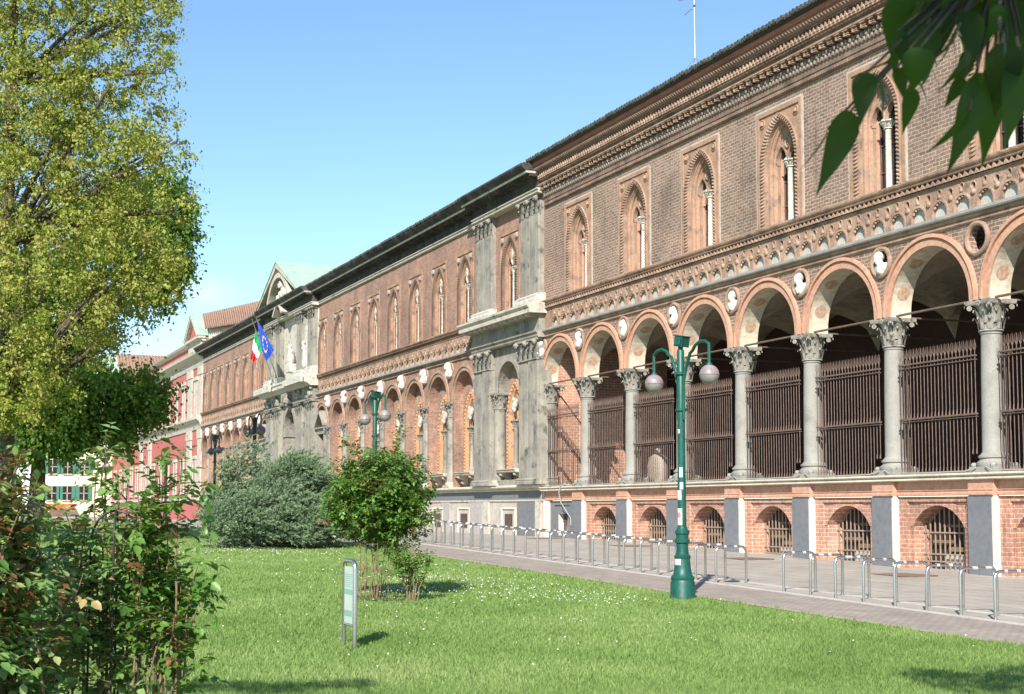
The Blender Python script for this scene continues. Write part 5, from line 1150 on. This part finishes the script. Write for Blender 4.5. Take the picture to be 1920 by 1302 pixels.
# roof aerial
an = thing('roof_aerial', 'thin television aerial mast rising behind the brick wing roof', 'aerial', (-21.25, 4, 18.0))
q = MB(); q.tube([(0, 0, 0), (-.02, 0, 5.2)], [.03, .018], 6); q.build('mast', 'steel', an)
q = MB(); q.tube([(-.62, -.4, 4.75), (.18, .12, 4.73)], .011, 5)
for k in range(9): u = k / 8; p = Vector((-.62 + .8 * u, -.4 + .52 * u, 4.745)); q.tube([p + Vector((.05, -.08, 0)) * 1.5, p - Vector((.05, -.08, 0)) * 1.5], .004, 4)
q.build('yagi', 'iron', an)
q = MB(); q.tube([(-.02, 0, 4.25), (-.15, -.1, 4.25), (-.4, -.25, 4.08)], .015, 5); q.box(-.05, .05, -.05, .05, 4.36, 4.42); q.build('side_aerial', 'iron', an)
q = MB(); q.tube([(0, 0, 2.2), (-1.6, -1.5, -.3)], .008, 4); q.tube([(0, 0, 2.2), (1.3, -1.0, -.3)], .008, 4); q.tube([(0, 0, 2.2), (.5, 1.5, .4)], .008, 4); q.build('guy_wire', 'steel', an)

# rusty cellar covers let into the pavement
for x, y, lab in ((-25.0, -1.2, 'rusty cellar cover by the grey painted bay'), (-16.6, -1.6, 'rusty cellar cover left of the green lamp post'), (-8.2, -2.0, 'rusty cellar cover near the end of the long hoop row'), (-.55, -2.2, 'rusty cellar cover below the nearest wide arch window')):
    t_ = thing('cellar_cover', lab, 'cover', (x, y, g(x) + .012)); q = MB(); q.box(-.62, .62, -.5, .5, -.02, .008); q.build('plate', 'rust_plate', t_)
    q = MB(); q.box(-.68, .68, -.56, -.5, -.02, .012); q.box(-.68, .68, .5, .56, -.02, .012); q.box(-.68, -.62, -.5, .5, -.02, .012); q.box(.62, .68, -.5, .5, -.02, .012); q.build('rim', 'iron', t_)

# ------------------------------------------------------------------ vegetation
def bez(a, b_, c, n): return [a * (1 - t) ** 2 + b_ * 2 * t * (1 - t) + c * t * t for t in [i / n for i in range(n + 1)]]
def make_tree(name, label, base, lobes, n_tips, per, L, leaf_mat, trunk_r, fork, droop=.35, spread=.32, seed=1, hollow=.35, group=None):
    rr = random.Random(seed); rng = np.random.default_rng(seed)
    T = thing(name, label, 'tree', base, 0, group); B = Vector(base)
    q = MB(); nodes = []
    trunk = [B + Vector((0, 0, -.3)), B + Vector((.05, .05, fork * .4)), B + Vector((-.08, .1, fork * .8)), B + Vector((.05, 0, fork))]
    top = max(l[0][2] for l in lobes)
    trunk += [B + Vector((rr.uniform(-.3, .3), rr.uniform(-.3, .3), fork + (top - B.z - fork) * t)) for t in (.35, .7, 1.0)]
    n_ = len(trunk); rads = [trunk_r * (1.25 if i == 0 else 1 - .85 * i / n_) for i in range(n_)]
    q.tube([p - B for p in trunk], rads, 10); nodes += [(p, r_) for p, r_ in zip(trunk[2:], rads[2:])]
    tr_nodes = [p for p in trunk[2:]]
    for (c, rad) in lobes:
        c = Vector(c); low = [p for p in tr_nodes if p.z < c.z + .3] or [tr_nodes[0]]
        st = min(low, key=lambda p: (p - c).length + abs(p.z - (c.z - 1.2)) * .6)
        for k in range(3 if rad > 1.2 else 2):
            e = c + Vector((rr.gauss(0, 1), rr.gauss(0, 1), rr.gauss(0, .8))) * rad * .32
            mid = (st + e) / 2 + Vector((rr.uniform(-.3, .3), rr.uniform(-.3, .3), rr.uniform(-.1, .5)))
            pts = bez(st, mid, e, 7)
            pts = [p + Vector((rr.gauss(0, .06), rr.gauss(0, .06), rr.gauss(0, .06))) * (i > 0) for i, p in enumerate(pts)]
            r0 = trunk_r * (.32 if k == 0 else .2); rs = [r0 * (1 - .8 * i / 7) + .012 for i in range(8)]
            q.tube([p - B for p in pts], rs, 7); nodes += list(zip(pts[2:], rs[2:]))
    vol = [r_ ** 2.2 * rr.uniform(.6, 1.4) for _, r_ in lobes]; tips = []
    lc = np.array([l[0] for l in lobes]); lr = np.array([l[1] for l in lobes])
    while len(tips) < n_tips:
        i = rr.choices(range(len(lobes)), vol)[0]; d = Vector((rr.gauss(0, 1), rr.gauss(0, 1), rr.gauss(0, 1))).normalized()
        f = rr.random() ** (1 / 2.0); f = hollow + (1.12 - hollow) * f * (rr.uniform(.8, 1.35) if rr.random() < .25 else 1)
        tips.append(Vector(lobes[i][0]) + d * lobes[i][1] * f * rr.uniform(.8, 1.08))
    NP = np.array([tuple(p) for p, _ in nodes]); NR = [r_ for _, r_ in nodes]
    tips.sort(key=lambda t: float(((NP - np.array(t)) ** 2).sum(1).min()))
    NPl = [np.array(tuple(p)) for p, _ in nodes]; leafP = []; tw = MB(); arr = np.array(NPl)
    extra = []
    for k, t in enumerate(tips):
        ta = np.array(tuple(t)); d2 = ((arr - ta) ** 2).sum(1) + np.where(arr[:, 2] > ta[2] + .2, 1.2, 0)
        j = int(d2.argmin()); s_ = Vector(arr[j]); r0 = min(NR[j] * .6, .028)
        mid = (s_ + t) / 2 + Vector((rr.gauss(0, .1), rr.gauss(0, .1), rr.gauss(0, .1) + .06))
        pts = bez(s_, mid, t, 4); q.tube([p - B for p in pts], [r0, r0 * .75, r0 * .55, r0 * .35, .004], 4)
        for p, rq in ((pts[2], r0 * .6), (pts[3], r0 * .45)):
            extra.append(np.array(tuple(p))); NR.append(rq)
        leafP.append(np.array([tuple(pts[2]), tuple(pts[3]), tuple(pts[4])]))
        if len(extra) >= 60: arr = np.vstack([arr] + extra); extra = []
    q.build('trunk', 'bark', T, smooth=True)
    LP = np.array(leafP); n = len(LP) * per
    idx = np.repeat(np.arange(len(LP)), per); u = rng.random(n) ** .6; nsp = 6          # leaves hang in sprays along each twig
    spu = rng.random((len(LP), nsp)) ** .6; spd = unit(rng.normal(size=(len(LP) * nsp, 3)) + np.array([0, 0, -droop * .8])).reshape(len(LP), nsp, 3); spl = spread * rng.uniform(1.0, 3.2, (len(LP), nsp))
    k_ = rng.integers(0, nsp, n); u = spu[idx, k_]
    P = np.where(u[:, None] < .5, LP[idx, 0] + (LP[idx, 1] - LP[idx, 0]) * (u * 2)[:, None], LP[idx, 1] + (LP[idx, 2] - LP[idx, 1]) * (u * 2 - 1)[:, None])
    v = rng.random(n); P = P + spd[idx, k_] * (v * spl[idx, k_])[:, None] + rng.normal(size=(n, 3)) * (spread * .32)
    D = unit(spd[idx, k_] * .7 + rng.normal(size=(n, 3)) * .8 + np.array([0, 0, -droop])); Nn = unit(rng.normal(size=(n, 3)) + np.array([0, 0, .7]))
    sprt = rng.normal(0, .13, (len(LP), nsp))[idx, k_]
    ll = L * rng.uniform(.45, 1.6, n) * (1.15 - .4 * v); tone = np.clip(rng.normal(.45, .13, n) + sprt + np.repeat(rng.normal(0, .2, len(LP)), per), 0, 1)
    V, F, tt = leaf_arrays(P, D, Nn, ll, ll * rng.uniform(.55, .8, n), tone)
    np_mesh('crown', V - np.array(base), F, leaf_mat, T, tt)
    return T
def lobe(lat, dep, z, r): return (tuple(at(lat, dep, z)), r)
make_tree('spring_tree', 'tall tree with yellow green new leaves above the near rose bushes', tuple(at(-18.4, 51.6)),
          [lobe(-18.2, 51.6, 13.6, 4.47), lobe(-16.5, 49.9, 18.8, 3.27), lobe(-14.6, 50.7, 16.5, 2.32), lobe(-14.3, 49.9, 13.6, 2.15), lobe(-13.8, 50.7, 10.7, 2.06), lobe(-15.8, 49.5, 9.8, 2.75), lobe(-14.6, 51.6, 20.5, 1.98), lobe(-17.9, 50.7, 22.2, 3.27),
           lobe(-18.6, 48.8, 8.1, 2.75), lobe(-15.3, 53.3, 9.0, 1.72), lobe(-21.2, 51.6, 14.3, 4.13), lobe(-21.5, 52.5, 19.5, 3.78), lobe(-16.3, 54.2, 15.0, 3.10), lobe(-12.6, 50.7, 17.4, 0.95), lobe(-12.4, 50.9, 14.8, 1.03), lobe(-12.2, 50.9, 10.2, 1.03), lobe(-13.8, 50.2, 22.2, 1.72), lobe(-13.1, 50.6, 19.6, 1.20), lobe(-12.0, 50.6, 12.4, 1.03), lobe(-17.0, 49.2, 6.4, 1.72), lobe(-16.4, 50.5, 6.6, 1.2), lobe(-17.8, 50.0, 5.4, 1.1), lobe(-14.8, 51, 7.6, .9)],
          3300, 50, .115, 'leaf_spring', .5, 5.0, .7, .24, 11)
make_tree('plane_tree', 'broad dark green tree in front of the far pink wing', tuple(at(-22.6, 68.2)),
          [lobe(-17.1, 68, 14.4, 1.9), lobe(-16.5, 68, 16.6, 1.3), lobe(-17.3, 68, 12.3, 1.3), lobe(-18.6, 68.5, 15.6, 2.2), lobe(-17.7, 68, 6.7, 1.5), lobe(-16.9, 68, 7.0, .8), lobe(-19.4, 67.5, 6.6, 2.0), lobe(-21.6, 67, 6.6, 2.4), lobe(-24, 68, 6.8, 2.6), lobe(-22, 68.5, 11.5, 3.2), lobe(-25.5, 68, 11, 3.2),
           lobe(-20.2, 66.5, 5.2, 1.2), lobe(-18.4, 67.5, 5.4, .9), lobe(-23.2, 66, 4.8, 1.3), lobe(-15.8, 68, 15.3, .8), lobe(-16.0, 68, 13.2, .7)],
          2300, 36, .2, 'leaf_plane_tree', .45, 4.0, .6, .42, 23, .3)

def shrub_leaves(name, pts_dirs, L, mat, parent, origin, rng, per=5, tone_mu=.45):
    """compound leaves: each anchor carries a short stalk with leaflets"""
    A = np.array([p for p, _ in pts_dirs]); Dv = unit(np.array([d for _, d in pts_dirs]) + rng.normal(size=(len(A), 3)) * .25)
    Sd = unit(np.cross(Dv, np.array([0, 0, 1.0]) + rng.normal(size=Dv.shape) * .3)); Up = np.cross(Sd, Dv)
    Ps, Ds, Ns, Ls, To = [], [], [], [], []; sz = L * rng.uniform(.6, 1.25, len(A)); to = np.clip(rng.normal(tone_mu, .22, len(A)), 0, 1)
    lay = [(1.0, 0, 1.1), (.62, 1, .95), (.62, -1, .95), (.25, 1, .8), (.25, -1, .8)][:per]
    for along, side, s in lay:
        d = Dv * (.55 if side else 1) + Sd * side * .95 + np.array([0, 0, -.25]) + rng.normal(size=Dv.shape) * .18
        Ps.append(A + Dv * (along * sz * 1.6)[:, None] + np.array([0, 0, -.1]) * (along * sz)[:, None]); Ds.append(d)
        Ns.append(unit(Up + np.array([0, 0, .9]) + rng.normal(size=Dv.shape) * .5)); Ls.append(sz * s); To.append(np.clip(to + rng.normal(0, .08, len(A)), 0, 1))
    P, D, Nn, ll, tt = map(np.concatenate, (Ps, Ds, Ns, Ls, To))
    V, F, t2 = leaf_arrays(P, D, Nn, ll, ll * .68, tt, 'hex')
    return np_mesh(name, V - np.array(origin), F, mat, parent, t2)
def cane_shrub(name, label, base, canes, L, mat, seed, leaf_from=.35, step=.05, red=0.0, cane_mat='cane', side_twigs=3, tw_len=.35, cat='rose bush', group=None, r0=.013):
    rr = random.Random(seed); rng = np.random.default_rng(seed); T = thing(name, label, cat, base, 0, group); B = Vector(base)
    q = MB(); anchors = []; reds = []
    for (b_, m_, e) in canes:
        pts = bez(Vector(b_), Vector(m_), Vector(e), 10); pts = [p + Vector((rr.gauss(0, .012), rr.gauss(0, .012), 0)) for p in pts]
        q.tube([p - B for p in pts], [r0 * (1 - .75 * i / 10) for i in range(11)], 5)
        segs = [(pts, leaf_from)]
        for _ in range(side_twigs):
            i = rr.randint(4, 9); d = Vector((rr.gauss(0, 1), rr.gauss(0, 1), rr.uniform(-.2, .9))).normalized() * tw_len * rr.uniform(.5, 1.2)
            tp = bez(pts[i], pts[i] + d * .5 + Vector((0, 0, .05)), pts[i] + d, 5); q.tube([p - B for p in tp], [r0 * .4, r0 * .35, r0 * .3, r0 * .25, r0 * .2, .002], 4); segs.append((tp, 0.1))
        for sp_, f0 in segs:
            Ltot = sum((a - b2).length for a, b2 in zip(sp_, sp_[1:])); n = max(2, int(Ltot * (1 - f0) / step)); isred = rr.random() < red
            for k in range(n):
                u = f0 + (1 - f0) * (k + rr.random()) / n; x = u * (len(sp_) - 1); i = min(int(x), len(sp_) - 2); p = sp_[i].lerp(sp_[i + 1], x - i)
                t_ = (sp_[i + 1] - sp_[i]).normalized(); d = Vector((rr.gauss(0, 1), rr.gauss(0, 1), rr.gauss(0, .5))); d = (d - t_ * d.dot(t_)).normalized() + t_ * .5
                (reds if isred and u > .65 else anchors).append((tuple(p), tuple(d)))
    q.build('stem', cane_mat, T, smooth=True)
    shrub_leaves('foliage', anchors, L, mat, T, base, rng)
    if reds: shrub_leaves('young_foliage', reds, L * .8, 'leaf_red', T, base, rng)
    return T
def cane_set(base, n, rad, hmin, hmax, seed, spread_base=.2, lean=(0, 0), asp=1.0):
    rr = random.Random(seed); out = []
    for i in range(n):
        a = rr.uniform(0, 2 * PI); r_ = rad * math.sqrt(rr.random()); h = rr.uniform(hmin, hmax) * (1 - .35 * (r_ / rad) ** 2)
        dx, dy = math.cos(a) * r_, math.sin(a) * r_ ; off = RV * dx * asp + FV * dy
        b_ = Vector(base) + Vector((rr.gauss(0, spread_base), rr.gauss(0, spread_base), -.05)); e = Vector(base) + off + Vector((lean[0], lean[1], h))
        out.append((b_, (b_ + e) / 2 + off * -.15 + Vector((0, 0, h * .18)), e))
    return out
# mid lawn rose and its thin companion
b0 = at(-2.72, 28.2); cs = []
rr = random.Random(31)
for i in range(270):
    d = Vector((rr.gauss(0, 1), rr.gauss(0, 1), rr.gauss(0, 1))).normalized() * rr.random() ** .38
    e = Vector(b0) + RV * (.12 + d.x * 1.25) + FV * d.y * 1.0 + Vector((0, 0, 2.02 + d.z * 1.0 - .3 * max(0, abs(d.x) - .6))); bb = Vector(b0) + Vector((rr.gauss(0, .13), rr.gauss(0, .13), -.05))
    if i % 12 == 0: e = e + (e - Vector(b0) - Vector((0, 0, 1.6))) * rr.uniform(.15, .4)
    if i < 12: cs.append((bb, bb.lerp(e, .35) + Vector((0, 0, .75)), e))
    else:
        st = Vector(b0) + Vector((0, 0, 1.15)) + (e - Vector(b0) - Vector((0, 0, 1.15))) * .25; cs.append((st, st.lerp(e, .5) + Vector((0, 0, .12)), e))
cane_shrub('rose_bush', 'rounded green rose bush on bare stems in the middle of the lawn', tuple(b0), cs, .074, 'leaf_rose', 5, .42, .046, .05, side_twigs=4, tw_len=.3, r0=.011)
b1 = at(-1.95, 27.6); cane_shrub('young_rose', 'small sparse rose with leaning stems beside the rounded bush', tuple(b1), cane_set(b1, 14, .45, .9, 1.35, 8, .06), .065, 'leaf_rose', 6, .5, .05, .0, side_twigs=3, tw_len=.28)
cg = thing('plant_cage', 'thin wire plant cage round the stems of the rounded bush', 'plant cage', tuple(b0)); q = MB()
for k in range(5): a = 2 * PI * k / 5; q.tube([(.3 * math.cos(a), .3 * math.sin(a), -.05), (.3 * math.cos(a), .3 * math.sin(a), 1.15)], .007, 5)
for z in (.55, 1.05): q.tube([(.3 * math.cos(2 * PI * k / 16), .3 * math.sin(2 * PI * k / 16), z) for k in range(17)], .006, 4)
q.build('wire', 'cane', cg)
# near roses on the left
def near_rose(lat, dep, n, rad, hmin, hmax, seed, label, red, L=.07, mat='leaf_rose_dark', asp=1.0, lf=.22, stp=.05, lean=(0, 0)):
    b_ = at(lat, dep); return cane_shrub('rose_bush', label, tuple(b_), cane_set(b_, n, rad, hmin, hmax, seed, .12, lean, asp), L, mat, seed, lf, stp, red, side_twigs=3, tw_len=.35)
near_rose(-3.45, 8.7, 44, .62, 2.2, 3.2, 41, 'dense dark rose bush with reddish shoots nearest the spring tree', .6, L=.072, stp=.05)
near_rose(-3.1, 9.2, 20, .5, 1.6, 2.3, 42, 'dark rose bush between the reddish one and the wire hoop', .25, L=.072, stp=.055)
near_rose(-2.8, 10.0, 16, .42, 1.6, 2.55, 43, 'open rose bush growing through the black wire hoop', .12, lf=.4, L=.08, stp=.065)
near_rose(-2.38, 9.8, 17, .36, 1.5, 2.5, 44, 'tall rose bush with pale canes nearest the juniper', .06, mat='leaf_rose', lf=.5, L=.068, stp=.055)
near_rose(-3.7, 10.8, 16, .8, 1.6, 2.3, 45, 'shaded rose bush behind the two dark ones', .3, L=.072, stp=.055)
hp = thing('plant_hoop', 'black wire plant hoop among the near rose canes', 'plant support', tuple(at(-2.68, 9.75))); q = MB()
for ang in (0, PI / 2 + .2):
    dv = RV * math.cos(ang) + FV * math.sin(ang); q.tube([dv * -.17 + Vector((0, 0, -.1)), dv * -.17 + Vector((0, 0, 1.72))] + [dv * (-.17 * math.cos(t)) + Vector((0, 0, 1.72 + .22 * math.sin(t))) for t in (.4, .8, 1.2, 1.57, 1.95, 2.35, 2.75)] + [dv * .17 + Vector((0, 0, 1.72)), dv * .17 + Vector((0, 0, -.1))], .008, 6)
q.build('wire', 'dark_paint', hp, smooth=True)
# juniper mound: feathery sprays all leaning up and outward
JB = at(-8.25, 49.4); J = thing('juniper', 'wide grey green juniper mound on the lawn', 'shrub', tuple(JB)); rng = np.random.default_rng(77)
jl = [(-8.2, 49.4, 1.35, 2.2, 1.55), (-9.5, 49.8, 2.3, 1.15, 1.4), (-7.7, 49.4, 1.9, 1.4, 1.3), (-9.9, 49.0, 1.1, 1.1, 1.2), (-6.7, 49.0, 1.1, 1.05, 1.15), (-8.6, 48.2, 1.1, 1.6, 1.15), (-7.2, 48.0, .9, 1.3, 1.0), (-9.7, 48.2, .9, 1.2, 1.0), (-7.6, 49.0, 2.6, .8, .6)]
SP = []; SD = []
for lat, dep, z, r_, rz_ in jl:
    n = int(52 * r_ * r_ / 1.6) + 8; d = unit(rng.normal(size=(n, 3))); f = rng.uniform(.35, .82, n)
    c_ = np.array(at(lat, dep, z + .2)); PB = c_ + d * f[:, None] * np.array([r_, r_, rz_]); PD = unit(d * np.array([1, 1, .35]) * .8 + np.array(RV) * 1.15 + np.array([0, 0, .42]) + rng.normal(size=(n, 3)) * .22)
    for k in range(18):                            # sprays along each plume, shorter towards its tip
        u_ = (k + rng.random(n)) / 18; PL = rng.uniform(.6, 1.15, n); o_ = rng.normal(size=(n, 3)); SP.append(PB + PD * (u_ * PL)[:, None] + o_ * (.13 * (1 - .75 * u_))[:, None]); SD.append(unit(PD + unit(o_) * .55 + np.array([0, 0, .1])))
SP = np.concatenate(SP); SD = np.concatenate(SD); SP[:, 2] = np.maximum(SP[:, 2], .42 + .25 * rng.random(len(SP))); ns = len(SP); per = 24
u = np.tile(np.linspace(.05, 1, per), ns)[:, None]; idx = np.repeat(np.arange(ns), per); ln = rng.uniform(.16, .4, ns)[idx][:, None]
side = unit(np.cross(SD[idx], rng.normal(size=(ns * per, 3)))); P = SP[idx] + SD[idx] * u * ln + np.array([0, 0, -.1]) * (u ** 2) * ln
Dn = unit(SD[idx] * 1.0 + side * .75); Ln = rng.uniform(.05, .11, ns * per) * (1.15 - .6 * u[:, 0]); tone = np.clip(.25 + .5 * u[:, 0] * rng.uniform(.6, 1.2, ns * per) + rng.normal(0, .08, ns)[idx], 0, 1)
V, F, tt = leaf_arrays(P, Dn, rdir(ns * per), Ln, Ln * .36, tone); np_mesh('foliage', V - np.array(JB), F, 'leaf_juniper', J, tt)
q = MB()
for k in range(22): a = rng.uniform(0, 2 * PI); e = Vector((math.cos(a) * 1.3, math.sin(a) * 1.3, rng.uniform(.6, 1.8))); q.tube([(0, 0, -.1), e * .5 + Vector((0, 0, .15)), e], [.06, .04, .015], 5)
q.build('stem', 'bark', J)
q = MB(); n = 24; pts = [tuple(at(-8.2 + 2.4 * math.cos(2 * PI * i / n), 49.3 + 2.1 * math.sin(2 * PI * i / n)) + Vector((0, 0, .012))) for i in range(n)]; q.add(pts, [tuple(range(n))]); tag(q.build('planting_bed', 'soil'), kind='structure')
for lat, dep, rx, ry in ((-2.6, 28.1, .75, .6), (-3.1, 9.4, 1.1, 1.3)):
    q = MB(); rr = random.Random(3); pts = [tuple(at(lat + rx * rr.uniform(.85, 1.1) * math.cos(2 * PI * i / 18), dep + ry * rr.uniform(.85, 1.1) * math.sin(2 * PI * i / 18)) + Vector((0, 0, .014))) for i in range(18)]; q.add(pts, [tuple(range(18))]); tag(q.build('planting_bed', 'soil'), kind='structure')

# tree that hangs over the photographer: trunk outside the picture on the right, low branch in view
OB = at(1.9, -2.6); O = thing('overhanging_tree', 'dark leafy branch hanging into the upper right corner', 'tree', tuple(OB)); q = MB(); B = Vector(OB); rr = random.Random(9)
q.tube([Vector((0, 0, -.2)), Vector((.02, .03, 2)), Vector((-.05, .0, 4.2)), Vector((0, .1, 5.8))], [.17, .14, .11, .06], 10)
PX = 2.6 / 2689.24
def im(x, y, dep=2.6): return at((x - 960) / 2689.24 * dep, dep, EYE + (953 - y) / 2689.24 * dep)
limb = bez(B + Vector((0, 0, 4.0)), im(2150, -620), im(1900, -60), 8); q.tube([p - B for p in limb], [.05, .045, .04, .034, .028, .022, .016, .012, .008], 7)
lv = [((1608, 195), (1548, 350), 58), ((1640, 120), (1624, 217), 46), ((1562, 232), (1510, 330), 13), ((1728, 150), (1708, 240), 36), ((1770, -10), (1705, 55), 46), ((1775, 30), (1700, 135), 52), ((1745, 70), (1726, 160), 56), ((1760, 110), (1795, 190), 16),
      ((1865, 120), (1800, 310), 62), ((1835, 195), (1762, 285), 20), ((1885, 110), (1862, 300), 62), ((1910, 60), (1885, 205), 68), ((1830, 0), (1855, 95), 58), ((1935, 90), (1910, 260), 60), ((1800, 60), (1775, 120), 24), ((1850, 60), (1790, 165), 24), ((1700, -20), (1725, 60), 55), ((1870, -30), (1830, 130), 70), ((1960, 0), (1925, 150), 80), ((1900, -40), (1945, 90), 80), ((1745, -40), (1760, 70), 60), ((1660, 130), (1680, 210), 30)]
for i in range(34): x = rr.uniform(1690, 1960); y = rr.uniform(-30, 150); a_ = rr.uniform(-.7, .5); l_ = rr.uniform(45, 85); lv.append(((x, y), (x + l_ * math.sin(a_), y + l_ * math.cos(a_)), l_ * rr.uniform(.3, .55)))
for i in range(26): x = rr.uniform(1700, 2050); y = rr.uniform(-260, -20); lv.append(((x, y), (x + rr.uniform(-60, 40), y + rr.uniform(80, 150)), rr.uniform(40, 80)))
Pl, Dl, Nl, Ll, Wl = [], [], [], [], []
for i, ((x0, y0), (x1, y1), wd) in enumerate(lv):
    dep = 2.6 + rr.uniform(-.25, .25); a = im(x0, y0, dep); e = im(x1, y1, dep + rr.uniform(-.04, .04)); Pl.append(tuple(a)); Dl.append(tuple(e - a)); Ll.append((e - a).length); Wl.append(max(wd, 24) * PX)
    tilt = 1.0 if wd > 30 else .25; Nl.append(tuple((-FV * tilt + RV * (1 - tilt) + Vector((rr.uniform(-.25, .25), rr.uniform(-.25, .25), .15))).normalized()))
    near = min(limb[3:], key=lambda p: (p - a).length); m_ = near.lerp(a, .5) + Vector((0, 0, .03)); q.tube([near - B, m_ - B, a - B], [.006, .004, .0025], 4)
V, F, tt = leaf_arrays(*map(np.array, (Pl, Dl, Nl, Ll, Wl)), RNG.uniform(0, 1, len(Pl)), 'heart')
# the crown above and behind, out of the picture, which shades the branch and the near grass
cl = [(.3, -.8, 4.9, 1.3), (1.2, .2, 5.0, 1.2), (.6, -2.0, 5.4, 1.4), (1.6, -.9, 5.2, 1.1), (3.5, 7.7, 5.8, .9), (4.3, 8.3, 6.0, .8), (3.0, 8.3, 6.0, .5), (-4.3, 7.3, 5.8, .5), (-3.7, 7.6, 5.8, .42), (-4.9, 7.4, 5.8, .45), (-5.6, 7.2, 5.9, .5)]
Pc, Dc = [], []
for lat, dep, z, r_ in cl:
    c_ = np.array(at(lat, dep, z)); n = int(1000 * r_ ** 2); d = RNG.normal(size=(n, 3)); d = unit(d) * (RNG.random(n) ** .4)[:, None] * r_ * np.array([1, 1, .6]); Pc.append(c_ + d)
    q.tube([B + Vector((0, 0, 4.4)) - B, (B + Vector((0, 0, 5.2))).lerp(Vector(c_), .5) - B, Vector(c_) - B], [.05, .035, .015], 6)
Pc = np.concatenate(Pc); n = len(Pc); Lc = RNG.uniform(.09, .14, n); V2, F2, t2 = leaf_arrays(Pc, rdir(n) + np.array([0, 0, -.6]), rdir(n) + np.array([0, 0, .6]), Lc, Lc * .6, RNG.random(n), 'hex')
V2, F2 = V2, np.concatenate([F2[:, [0, 1, 2]], F2[:, [0, 2, 3]]])
q.build('trunk', 'bark', O, smooth=True)
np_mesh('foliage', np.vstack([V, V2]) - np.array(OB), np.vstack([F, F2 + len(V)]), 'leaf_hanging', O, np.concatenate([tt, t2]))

# lawn blades and daisies
def gz(X): return np.interp(X, [-200, -60, -34, -20, 12, 60], [.55, .5, .45, .385, -.3, -.32])
def lawn_pts(n, d0, d1, k=.55):
    dep = np.sqrt(RNG.uniform(d0 * d0, d1 * d1, n)); lat = RNG.uniform(-k, k, n) * dep
    X = CX + RV.x * lat + FV.x * dep; Y = CY + RV.y * lat + FV.y * dep; ok = Y < -10.6 + .09 * np.sin(X * 5.1) + .07 * np.sin(X * 13.7 + 1) + RNG.normal(0, .05, n); return X[ok], Y[ok], dep[ok]
Vs, Fs, Ts = [], [], []; off = 0
for n, d0, d1, h, wd in ((150000, 11.3, 16, .055, .007), (130000, 16, 24, .055, .011), (100000, 24, 38, .055, .017), (42000, 38, 62, .06, .028)):
    X, Y, dep = lawn_pts(n, d0, d1); m_ = len(X); a = RNG.uniform(0, 2 * PI, m_); hh = h * RNG.uniform(.5, 1.3, m_); ww = wd * RNG.uniform(.7, 1.3, m_)
    patch = .5 + .25 * np.sin(X * 1.7 + np.sin(Y * 1.3) * 2) * np.sin(Y * 1.1 + X * .4) + .3 * np.sin(X * .61 + 1.3 * np.sin(Y * .47)) * np.sin(Y * .53 + .8 * np.sin(X * .37))
    b_ = np.stack([X, Y, gz(X) - .004], 1); sd = np.stack([np.cos(a), np.sin(a), np.zeros(m_)], 1) * ww[:, None]; tp = b_ + np.stack([RNG.normal(0, .35, m_) * hh, RNG.normal(0, .35, m_) * hh, hh], 1)
    V = np.stack([b_ - sd, b_ + sd, tp], 1).reshape(-1, 3); Vs.append(V); Fs.append(np.arange(len(V)).reshape(-1, 3) + off); off += len(V); Ts.append(np.repeat(np.clip(RNG.normal(.35, .18, m_) + .75 * (patch - .5), 0, 1), 3))
tag(np_mesh('grass', np.concatenate(Vs), np.concatenate(Fs), 'grass_blade', None, np.concatenate(Ts)), 'short green grass of the lawn', 'grass', kind='stuff')
DP = []
for lat, dep, sl_, sd_, n in ((-9.3, 45, 1.2, .9, 130), (-6.6, 44, .8, .8, 80), (-3.0, 36, 1.0, 2.4, 150), (-1.9, 33, .8, 1.6, 170), (-.5, 31, 1.0, 1.5, 120), (.6, 29, .9, 1.0, 110), (-2.4, 29.8, .5, .6, 120), (1.6, 27.8, .6, .5, 60), (-7.8, 40, 1.5, 2, 60), (-4, 25, 3, 3, 60), (0, 22, 3, 3, 60)):
    for k in range(n):
        p = at(lat + RNG.normal() * sl_, dep + RNG.normal() * sd_)
        if p.y < -10.75: DP.append((p.x, p.y, p.z + RNG.uniform(.04, .075)))
DP = np.array(DP); n = len(DP); r_ = RNG.uniform(.009, .016, n); tilt = rdir(n) * .5 + np.array([0, 0, 1.0]) + np.array([.3, -.25, 0]); tilt = unit(tilt); t1 = unit(np.cross(tilt, rdir(n))); t2 = np.cross(tilt, t1)
V = np.stack([DP + (t1 * math.cos(2 * PI * k / 6) + t2 * math.sin(2 * PI * k / 6)) * r_[:, None] for k in range(6)], 1).reshape(-1, 3)
tag(np_mesh('daisies', V, np.arange(n * 6).reshape(-1, 6), 'petal', None, np.full(n * 6, .5)), 'white daisies scattered in the lawn', 'flowers', kind='stuff')
